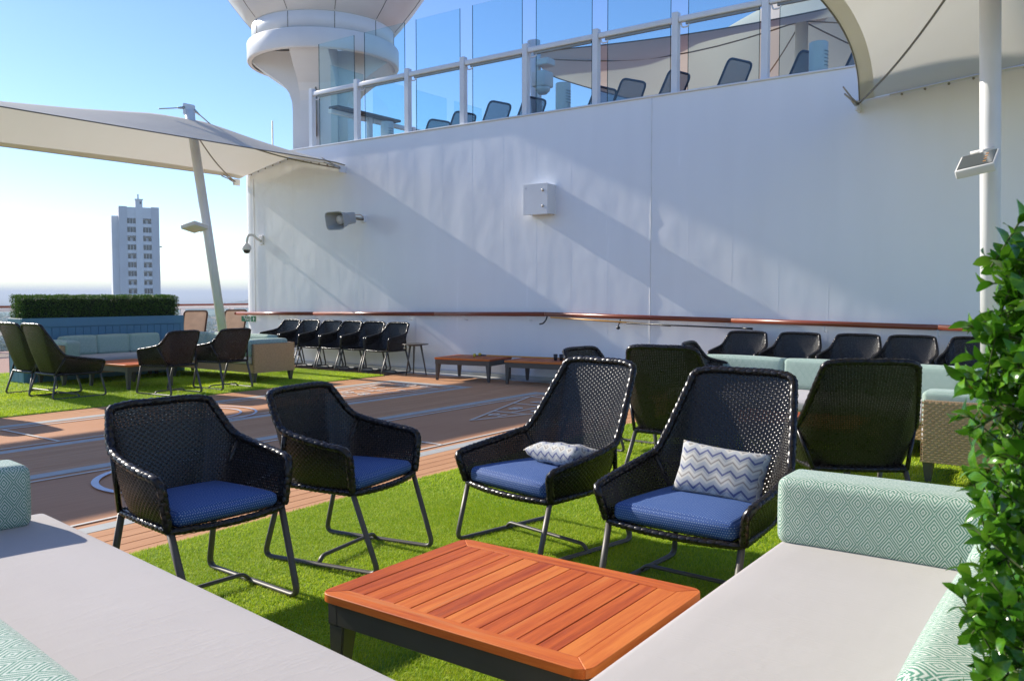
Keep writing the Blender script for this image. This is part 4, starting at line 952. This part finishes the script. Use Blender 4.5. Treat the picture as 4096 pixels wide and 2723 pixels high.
# cues hanging on the handrail
def cue(name, a, b, label, shaft, grip, head, group):
    a, b = Vector(a), Vector(b); c = thing(name, a, 0, label, 'cue', group); d = b - a; L = d.length; u = d.normalized()
    mb = MB(); mb.tube([(0, 0, 0), u * (L * .96)], .0125, 8); part('shaft', mb, shaft, c)
    mb = MB(); mb.tube([u * (L * .93), u * L], .017, 8); part('grip', mb, grip, c)
    if head:
        n = u.cross(Vector((0, 0, 1))).normalized()
        for s in (-1, 1): mb = MB(); mb.tube([(0, 0, 0), -u * .05 + n * s * .05, -u * .16 + n * s * .085], .009, 6); part('fork', mb, grip, c)
        for s in (-1, 1): mb = MB(); p = -u * .17 + n * s * .085; mb.tube([p, p - u * .03], [.028, .034], 10); part('shoe', mb, 'cue_head', c)
    return c
GC = 'shuffleboard cues'
hk = MB(); hk.tube(fillet([(0, 0, 0), (-.02, .01, -.06), (-.04, .05, -.12), (-.05, .12, -.13)], .04), .014, 6)
cue('shuffleboard_cue', (11.84, 7.72, 1.075), (11.84, 5.55, .985), 'orange shuffleboard cue hung below the handrail, nearer the rail kink', 'cue_yellow', 'cue_black', False, GC)
cue('shuffleboard_cue', (11.83, 6.30, 1.005), (11.83, 4.28, .965), 'black shuffleboard cue hung below the handrail above the wall chairs', 'cue_black', 'cue_black', False, GC)
cue('shuffleboard_cue', (11.40, 8.72, .425), (11.62, 6.7, .425), 'yellow-headed shuffleboard cue lying across the two wall tables', 'cue_yellow', 'cue_black', True, GC)
c = tag(part('cue_hook', hk, 'cue_black', None, loc=(11.86, 7.80, 1.09)), 'curved black cue end hanging at the handrail kink', 'hook')
mb = MB(); mb.tube([(0, 0, 0), (-.03, .02, -.10)], .010, 6); mb.lathe([(.001, -.03), (.028, -.015), (.032, 0), (.025, .02), (.001, .03)], 12, (-.035, .02, -.13)); tag(part('rail_knob', mb, 'black_plastic', None, loc=(11.86, 6.42, 1.06)), 'small black ball knob hanging under the handrail', 'knob')
# cups and a little menu frame on the wall table
for i, (x, y, m) in enumerate([(11.50, 7.40, 'black_cup'), (11.53, 7.31, 'black_cup'), (11.58, 7.20, 'blue_cup'), (11.50, 7.12, 'blue_cup')]):
    mb = MB(); mb.lathe([(.026, 0), (.036, .10), (.034, .10), (.025, .008)], 16); tag(part('cup', mb, m, None, loc=(x, y, .394)), 'dark plastic cup on the teak wall table' if m == 'black_cup' else 'blue plastic cup on the teak wall table', 'cup', 'cups on the wall table')
fm = thing('table_frame', (11.60, 6.86, .392), R(8), 'small black upright frame standing on the teak wall table', 'frame')
for z0, z1, y0, y1 in ((0, .02, -.075, .075), (.20, .22, -.075, .075), (.02, .20, -.075, -.055), (.02, .20, .055, .075)): mb = MB(); mb.rbox(-.01, .01, y0, y1, z0, z1, .002); part('frame_bar', mb, 'black_plastic', fm)
mb = MB(); mb.lathe([(.001, -.012), (.05, -.012), (.05, .012), (.001, .012)], 20); o = part('disc', mb, 'black_plastic', fm, loc=(0, 0, .09)); o.rotation_euler = (0, R(90), 0)

# ================================================================== UPPER DECK
UD = 4.12
pw = [13.80, 12.48, 11.12, 9.77, 8.40, 7.02, 5.635, 4.25, 2.87, 1.5, .1]
scr = thing('glass_windscreen', (12.10, 8, WT), 0, 'white railing with tall clear glass windscreen panes along the upper deck edge', 'railing')
pm = MB(); pm.rbox(-.055, .055, -.05, .05, .03, 1.235, .006); pme = mesh_of(pm, 'post')
for y in pw: link('post', pme, 'white_paint', scr, (0, y - 8, 0))
for a, b in zip(pw, pw[1:]):
    mb = MB(); mb.rbox(-.045, .045, b + .052 - 8, a - .052 - 8, 1.08, 1.165, .012, 2); part('top_rail', mb, 'white_paint', scr)
    mb = MB(); mb.rbox(-.012, .02, b + .10 - 8, a - .16 - 8, 1.035, 1.078, .002); part('gasket', mb, 'chain_metal', scr)
    mb = MB(); mb.box(.022, .034, b + .10 - 8, a - .19 - 8, .03, 2.12); g = part('pane', mb, 'glass_clear', scr)
    for yy in (b + .10 - 8 - .0012, a - .19 - 8 + .0002): mb = MB(); mb.box(.0215, .0345, yy - .003, yy + .003, .03, 2.12); part('pane_edge', mb, 'glass_edge', g)
    mb = MB(); mb.tube(fillet([(.0, a - .08 - 8, 1.07), (0, a - .10 - 8, 1.00), (0, a - .20 - 8, 1.00), (0, a - .22 - 8, 1.06)], .03), .012, 6); part('stay', mb, 'white_paint', scr)
# side windscreen round the corner, with dark-topped counter rail
sc2 = thing('glass_windscreen', (12.2, 13.9, UD), 0, 'side railing and glass windscreen returning under the flared funnel', 'railing')
for k, x in enumerate((1.3, 2.7, 4.1, 5.5)): link('post', pme, 'white_paint', sc2, (x, -.35 - .0 * k, -.02))
for x0, x1 in ((.15, 1.22), (1.38, 2.62), (2.78, 4.02), (4.18, 5.42)):
    mb = MB(); mb.rbox(x0, x1, -.40, -.30, 1.10, 1.19, .01); part('top_rail', mb, 'white_paint', sc2)
    mb = MB(); mb.box(x0 + .05, x1 - .08, -.342, -.330, .05, 2.1); part('pane', mb, 'glass_clear', sc2)
mb = MB(); mb.rbox(.2, 2.1, -.55, -.25, 1.20, 1.26, .02, 2); part('counter_top', mb, 'leg_metal', sc2)
# grey louvred cylinders
def bollard(y, x, h, lab):
    c = thing('vent_cylinder', (x, y, UD), 0, lab, 'vent', 'white vent cylinders on the upper deck'); mb = MB(); mb.lathe([(.13, 0), (.13, h - .01), (.122, h)], 24); part('shell', mb, 'white_dull', c)
    for k in range(5): mb = MB(); mb.tube([(.131 * math.cos(a), .131 * math.sin(a), h - .14 - k * .05) for a in np.linspace(-2.2, -1.2, 6)], .008, 5); part('louvre', mb, 'grey_paint', c)
bollard(7.98, 12.62, .97, 'white vent cylinder behind the glass between two blue loungers above the cabinet')
bollard(3.66, 12.62, .93, 'white vent cylinder behind the glass near the canopy edge')
bollard(12.1, 12.55, .78, 'low white vent cylinder behind the glass below the funnel')
# blue mesh loungers
def build_lounger():
    r_ = thing('deck_lounger', (0, 0, 0)); w = .29
    a = R(60); bl = .76
    def bp(v): return (-math.cos(a) * v, math.sin(a) * v + .33)
    fr = fillet([(*((bp(0)[0], -w)), bp(0)[1]), (bp(bl)[0], -w * .94, bp(bl)[1]), (bp(bl)[0], w * .94, bp(bl)[1]), (bp(0)[0], w, bp(0)[1])], .10, 6)
    mb = MB(); mb.tube(fr, .020, 8); part('back_frame', mb, 'navy_frame', r_)
    mb = MB(); mb.grid(lambda u, v: (bp(.02 + v * (bl - .03))[0] - .01 * math.sin(u * math.pi), -w * .95 + u * 1.9 * w * (1), bp(.02 + v * (bl - .03))[1]), 6, 6); part('back_mesh', mb, 'grey_mesh', r_)
    mb = MB(); mb.rbox(-.02, 1.25, -w, w, .28, .35, .02, 2); part('seat_pad', mb, 'navy_cushion', r_)
    for x in (.05, 1.15):
        for y in (-w + .03, w - .03): mb = MB(); mb.tube([(x, y, 0), (x, y, .285)], .018, 6); part('leg', mb, 'navy_frame', r_)
    return r_
dl = build_lounger(); i = 0
labs = ['blue mesh lounger back nearest the funnel end of the glass railing', 'blue mesh lounger back left of the first wide glass pane post', 'blue mesh lounger back showing whole through the third glass pane', 'blue mesh lounger back cut by the railing post under the upper speaker',
        'blue mesh lounger back right beside the vent cylinder', 'blue mesh lounger back low before the pale upper awning', 'blue mesh lounger back cut by the railing post before the upper awning', 'blue mesh lounger back showing whole before the upper awning mast', 'blue mesh lounger back left of the vent cylinder by the canopy edge', 'blue mesh lounger back partly covered by the lower canopy edge']
for (y, top, deg) in [(11.50, 4.86, 40), (10.85, 4.95, 40), (10.0, 5.06, 35), (9.2, 5.03, 30), (7.72, 5.0, 30), (7.15, 5.05, -30), (6.35, 5.08, 30), (5.30, 5.10, -25), (4.2, 5.02, -35), (3.40, 5.02, -30)]:
    o = dl if i == 0 else copy_tree(dl); o.location = (13.15, y, UD + (top - 5.06) * .8 - .02); o.rotation_euler = (0, 0, R(72 + deg * .12)); o.scale = (.97, .97, .97); tag(o, labs[i], 'lounger', 'blue loungers on the upper deck'); i += 1
# speaker and light post on the upper deck
lp = thing('light_post', (14.2, 9.55, UD), 0, 'white tapering post with floodlight behind the upper glass railing', 'post')
mb = MB(); mb.tube([(0, 0, 0), (.0, .12, 2.35)], [.09, .13], 12); part('column', mb, 'white_paint', lp)
mb = MB(); mb.rbox(-.14, .14, -.30, -.02, 1.82, 1.95, .015); part('floodlight', mb, 'white_dull', lp)
sp = thing('loudspeaker', (13.6, 9.06, 5.38), 0, 'pale grey box loudspeaker on a bracket behind the upper glass railing', 'loudspeaker')
mb = MB(); mb.rbox(-.16, .16, -.15, .15, -.02, .27, .03, 2); mb.lathe([(.08, -.14), (.14, -.08), (.155, -.02)], 16); part('cabinet', mb, 'white_dull', sp)
mb = MB(); mb.tube([(.1, .14, .12), (.6, .48, .10)], .025, 8); mb.tube([(.1, .14, .18), (.6, .48, .22)], .02, 8); part('bracket', mb, 'white_dull', sp)
# upper awning
aw = thing('upper_awning', (0, 0, 0), 0, 'large cream peaked awning with mast behind the upper glass railing', 'awning')
def fa(u, v):
    y = 11.0 - 14.0 * u; w_ = 2.7 * min(1., (u * 14 + .25) / 4.6) ** .75; x = 16 + 2 * w_ * v
    near = 6.88 - .30 * math.sin(min(1, u * 14 / 11) * math.pi); far = 6.55 - .9 * min(1, u * 14 / 3.2) ** .8
    pk = 1.35 * math.exp(-(((y - 5.6) / 2.2) ** 2)) * math.exp(-(((x - 18.1) / 1.3) ** 2))
    return (x, y, near * (1 - v) + far * v + pk * min(1, 4 * v) * min(1, 4 * (1 - v)))
mb = MB(); mb.grid(fa, 80, 30); part('fabric', mb, 'canvas', aw)
for v in (0, 1): mb = MB(); mb.tube([fa(u, v) for u in np.linspace(0, 1, 80)], .014, 6); part('hem_cable', mb, 'canvas_hem', aw)
mb = MB(); mb.tube([(18.1, 5.6, UD), (18.1, 5.6, 7.2)], .13, 16); part('mast', mb, 'white_dull', aw)
mb = MB(); mb.lathe([(.15, 0), (.6, .06), (.62, .10)], 28, (18.1, 5.6, 7.15)); part('mast_head', mb, 'white_dull', aw)
for y, x, z in ((10.9, 16.1, 6.75), (2.0, 20.5, 6.0), (8.2, 20.4, 6.0), (1.2, 16.1, 6.6)):
    a = Vector((x, y, z)); b = Vector((18.1, 5.6, 7.12)); mb = MB(); mb.tube([a.lerp(b, k / 10) - Vector((0, 0, .35 * math.sin(math.pi * k / 10))) for k in range(11)], .016, 6); part('stay_cable', mb, 'chain_metal', aw)

# ================================================================== FUNNEL / RADOME PEDESTAL
fn = thing('flared_funnel', (13.75, 15.25, 0), 0, 'white flared round tower on a curved pedestal behind the upper railing', 'tower')
def ringmesh(prof, n=72): mb = MB(); mb.lathe(prof, n, cap=False); return mb
part('lower_band', ringmesh([(1.62, 6.70), (1.70, 6.70), (1.72, 6.73), (1.72, 7.10), (1.70, 7.13), (1.60, 7.14)]), 'panel_white', fn)
part('upper_band', ringmesh([(1.57, 7.135), (1.61, 7.15), (1.61, 7.50), (1.58, 7.52)]), 'panel_white', fn)
part('joint', ringmesh([(1.585, 7.132), (1.63, 7.136), (1.63, 7.148), (1.585, 7.15)]), 'joint_dark', fn)
part('cone', ringmesh([(1.56, 7.515), (1.63, 7.53), (1.80, 7.72), (2.10, 8.10), (2.55, 8.75), (3.0, 9.5), (3.2, 10.3), (3.1, 11.2)]), 'panel_white', fn)
part('soffit', ringmesh([(1.615, 6.74), (1.60, 6.98), (.55, 7.02)]), 'panel_white', fn)
for k in range(10):
    a = 2 * math.pi * k / 10 + .35; c_, s_2 = math.cos(a), math.sin(a)
    mb = MB(); mb.tube([(1.613 * c_, 1.613 * s_2, 7.16), (1.613 * c_, 1.613 * s_2, 7.50)], .006, 4); part('joint', mb, 'joint_dark', fn)
    mb = MB(); mb.tube([(r2 * c_, r2 * s_2, z2) for r2, z2 in ((1.635, 7.535), (1.803, 7.72), (2.103, 8.10), (2.553, 8.75), (3.0, 9.5))], .007, 4); part('joint', mb, 'joint_dark', fn)
for ang, wd in ((R(-54.3), .50), (R(35.7), .42)):
    mb = MB(); prof = [(.62, 3.9), (.66, 4.1), (.63, 4.35), (.62, 5.6), (.635, 5.82), (.70, 6.02), (.82, 6.18), (1.05, 6.36), (1.40, 6.60), (1.60, 6.74), (1.60, 6.95)]
    pts = prof + [(-x, z) for x, z in prof[::-1]]; u_ = Vector((math.cos(ang), math.sin(ang), 0)); v_ = Vector((-u_.y, u_.x, 0)); n = len(pts)
    V = [tuple(u_ * x + v_ * wd * s + Vector((0, 0, z))) for s in (-1, 1) for x, z in pts]
    mb.add(V, [tuple(range(n)), tuple(range(n, 2 * n))[::-1]] + [(i, n + i, n + (i + 1) % n, (i + 1) % n) for i in range(n)]); o = part('pedestal', mb, 'panel_white', fn)
    bm = bmesh.new(); bm.from_mesh(o.data); bmesh.ops.recalc_face_normals(bm, faces=bm.faces[:]); bm.to_mesh(o.data); bm.free()
for k in range(6): mb = MB(); mb.tube([(-.62, -.40 + .05 * k, 5.0), (-.62, -.40 + .05 * k, 6.5)], .022, 6); part('cable_duct', mb, 'chain_metal', fn)
an = thing('whip_aerial', (14.0, 17.45, 3.5), 0, 'thin white whip aerial standing behind the far canopy', 'aerial'); mb = MB(); mb.tube([(0, 0, 0), (0, 0, 2.3)], [.026, .016], 6); part('rod', mb, 'grey_paint', an); mb = MB(); mb.lathe([(.06, 0), (.06, .08), (.03, .12)], 10); part('base', mb, 'white_dull', an)

# ================================================================== SHIP'S SIDE RAIL AND LOUNGERS BEHIND
sr = thing('side_railing', (12, 23.1, 0), 0, 'ship side railing with wooden cap, white posts and glass panels', 'railing')
mb = MB(); mb.rbox(-24, 20, -.07, .07, 1.12, 1.17, .015, 2); part('cap_rail', mb, 'handrail', sr)
mb = MB(); mb.rbox(-24, 20, -.05, .05, 1.03, 1.118, .01); part('under_rail', mb, 'white_paint', sr)
spm = MB(); spm.rbox(-.07, .07, -.06, .06, -.0, 1.028, .008); spme = mesh_of(spm, 'post')
xs = np.arange(-9.2, 9.5, 1.75)
for x in xs: link('post', spme, 'white_paint', sr, (x, 0, 0))
for x in xs[:-1]: mb = MB(); mb.box(x + .10, x + 1.65, -.008, .008, .08, 1.0); part('pane', mb, 'glass_clear', sr)
def build_sun():
    r_ = thing('sun_lounger', (0, 0, 0)); w = .30; fr = fillet([(0, -w, .36), (-.36, -w, 1.02), (-.36, w, 1.02), (0, w, .36)], .09, 5)
    mb = MB(); mb.tube(fr, .024, 8); part('back_frame', mb, 'bronze_frame', r_); mb = MB(); mb.grid(lambda u, v: (-.01 - .345 * v, -w + 2 * w * u, .37 + .645 * v), 4, 4); part('back_sling', mb, 'beige_mesh', r_)
    mb = MB(); mb.rbox(0, 1.35, -w, w, .33, .37, .012); part('seat_sling', mb, 'beige_mesh', r_)
    for y in (-w, w): mb = MB(); mb.tube([(-.02, y, .345), (1.36, y, .345)], .024, 8); part('side_rail', mb, 'bronze_frame', r_)
    for x in (.05, 1.2):
        for y in (-w, w): mb = MB(); mb.tube([(x, y, 0), (x, y, .345)], .02, 6); part('leg', mb, 'bronze_frame', r_)
    return r_
sl = build_sun()
for i, (x, y, deg, lab) in enumerate([(13.75, 20.6, 70, 'beige sling sun lounger between the planter and the slanting mast'), (15.1, 20.7, 70, 'beige sling sun lounger half behind the bulkhead corner'),
        (6.0, 16.6, 55, 'beige sling sun lounger beside the left end of the blue planter'), (5.3, 18.9, 60, 'beige sling sun lounger back showing above the left end of the planter')]):
    o = sl if i == 0 else copy_tree(sl); o.location = (x, y, -.005); o.rotation_euler = (0, 0, R(deg)); tag(o, lab, 'lounger', 'beige sun loungers by the ship side')

# ================================================================== TOWN
def cam_dir(px, dist, z): 
    h = R(35.7) - math.atan((px - 2048) / 3400); k = dist / math.cos(h - R(35.7)); return (k * math.cos(h), k * math.sin(h), z)
tw_ = thing('apartment_tower', cam_dir(566, 300, -36), 0, 'tall grey apartment tower with recessed balconies rising beyond the hedge', 'building')
tw_.rotation_euler = (0, 0, R(35.7 - 90 + 23.7 + 4))
TW, TH = 13.0, 68.2                       # local x across, -y toward the ship
def tb_(name, x0, x1, y0, y1, z0, z1, mat, par=None): mb = MB(); mb.box(x0, x1, y0, y1, z0, z1); return part(name, mb, mat, par or tw_)
half = TW / 2
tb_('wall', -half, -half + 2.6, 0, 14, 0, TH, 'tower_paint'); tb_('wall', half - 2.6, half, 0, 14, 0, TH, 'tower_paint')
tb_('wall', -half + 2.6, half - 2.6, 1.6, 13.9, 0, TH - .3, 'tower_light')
tb_('stair_shaft', -1.15, 1.15, -.25, 2, 0, TH + 2.3, 'tower_light'); tb_('shaft_cap', -1.35, 1.35, -.45, 2.2, TH + 2.3, TH + 2.7, 'tower_light'); tb_('chimney', -.4, 0, .4, .9, TH + 2.7, TH + 4.4, 'tower_dark'); tb_('shaft_window', .25, .75, -.28, -.2, TH + .9, TH + 1.8, 'window_dark')
tb_('side_wing', -half - 2.2, -half, 3, 15, 0, TH - 3.2, 'tower_light')
fl = 3.06
for bx0, bx1 in ((-half + 2.6, -1.15), (1.15, half - 2.6)):
    tb_('upper_wall', bx0, bx1, .15, 1.7, TH - 4.0, TH - .2, 'tower_light')
    for k in range(21):
        z1 = TH - 4.0 - k * fl
        if z1 < 5: break
        tb_('balcony_slab', bx0, bx1, .1, 1.6, z1 - .18, z1 - .001, 'tower_dark'); tb_('parapet', bx0, bx1, .05, .25, z1 - fl, z1 - fl + 1.15, 'tower_light')
        w_ = bx1 - bx0; ra = random.Random(k * 7 + int(bx0 * 10))
        if ra.random() < .3:
            p_ = tb_('glazed_screen', bx0 + .1, bx1 - .1, .3, .36, z1 - fl + 1.15, z1 - .19, 'window_dark')
            for q in range(1, 3): tb_('mullion', bx0 + w_ * q / 3 - .05, bx0 + w_ * q / 3 + .05, .24, .3, z1 - fl + 1.15, z1 - .19, 'tower_light', p_)
        else:
            for a_, b_ in ((.06, .36), (.66, .95)): tb_('window', bx0 + w_ * a_, bx0 + w_ * b_, 1.5, 1.59, z1 - fl + .3, z1 - .55, 'window_dark')
tb_('awning', half, half + 1.0, 2, 4, TH - 13.8, TH - 13.5, 'tower_dark')
for i in range(46):
    px = random.choice([random.uniform(690, 965), random.uniform(690, 965), random.uniform(-40, 120)]); dist = random.uniform(420, 1150); x, y, z = cam_dir(px, dist, -36); w_, d_, h_ = random.uniform(9, 20), random.uniform(8, 14), random.uniform(4, 11)
    hs_ = thing('town_house', (x, y, -36), random.uniform(0, 3), 'pale low house in the hazy town beyond the side railing', 'house', 'houses of the hazy town')
    mb = MB(); mb.box(-w_ / 2, w_ / 2, -d_ / 2, d_ / 2, 0, h_); part('wall', mb, 'house_wall', hs_)
    mb = MB(); mb.add([(-w_ / 2 - .4, -d_ / 2 - .4, h_), (w_ / 2 + .4, -d_ / 2 - .4, h_), (w_ / 2 + .4, d_ / 2 + .4, h_), (-w_ / 2 - .4, d_ / 2 + .4, h_), (-w_ / 2 + 1, 0, h_ + 2.4), (w_ / 2 - 1, 0, h_ + 2.4)], [(0, 1, 5, 4), (2, 3, 4, 5), (1, 2, 5), (3, 0, 4), (3, 2, 1, 0)]); part('roof', mb, 'house_roof', hs_)
P_ = []
for i in range(240):
    px = random.choice([random.uniform(680, 975), random.uniform(-60, 130)]); c_ = np.array(cam_dir(px, random.uniform(380, 1300), -36)); r_ = random.uniform(3, 7); q = RNG.normal(size=(120, 3)); q /= np.linalg.norm(q, axis=1, keepdims=True); P_.append(c_ + np.array([0, 0, r_ * .9]) + q * r_ * RNG.uniform(.5, 1, (120, 1)) * np.array([1, 1, 1.1]))
P_ = np.vstack(P_); tag(leaf_cloud(P_, (P_ * 0 + np.array([0, 0, .3])), 1.7, 1.3, 'tree_belt', 'tree_leaf', None, 1.), 'dark trees scattered between the houses of the town', 'trees', kind='stuff')

# ================================================================== HAZE
t = NT('haze_air'); pv = t.n('ShaderNodeVolumePrincipled'); pv.inputs['Color'].default_value = (.86, .93, 1., 1); pv.inputs['Density'].default_value = 3.6e-4; pv.inputs['Anisotropy'].default_value = .0
t.l(pv.outputs[0], t.out.inputs['Volume']); t.t.nodes.remove(t.b)
mb = MB(); mb.box(-14600, 14600, -14600, 14600, -38, 46); hz_ = part('haze', mb, 'haze_air'); hz_['kind'] = 'stuff'
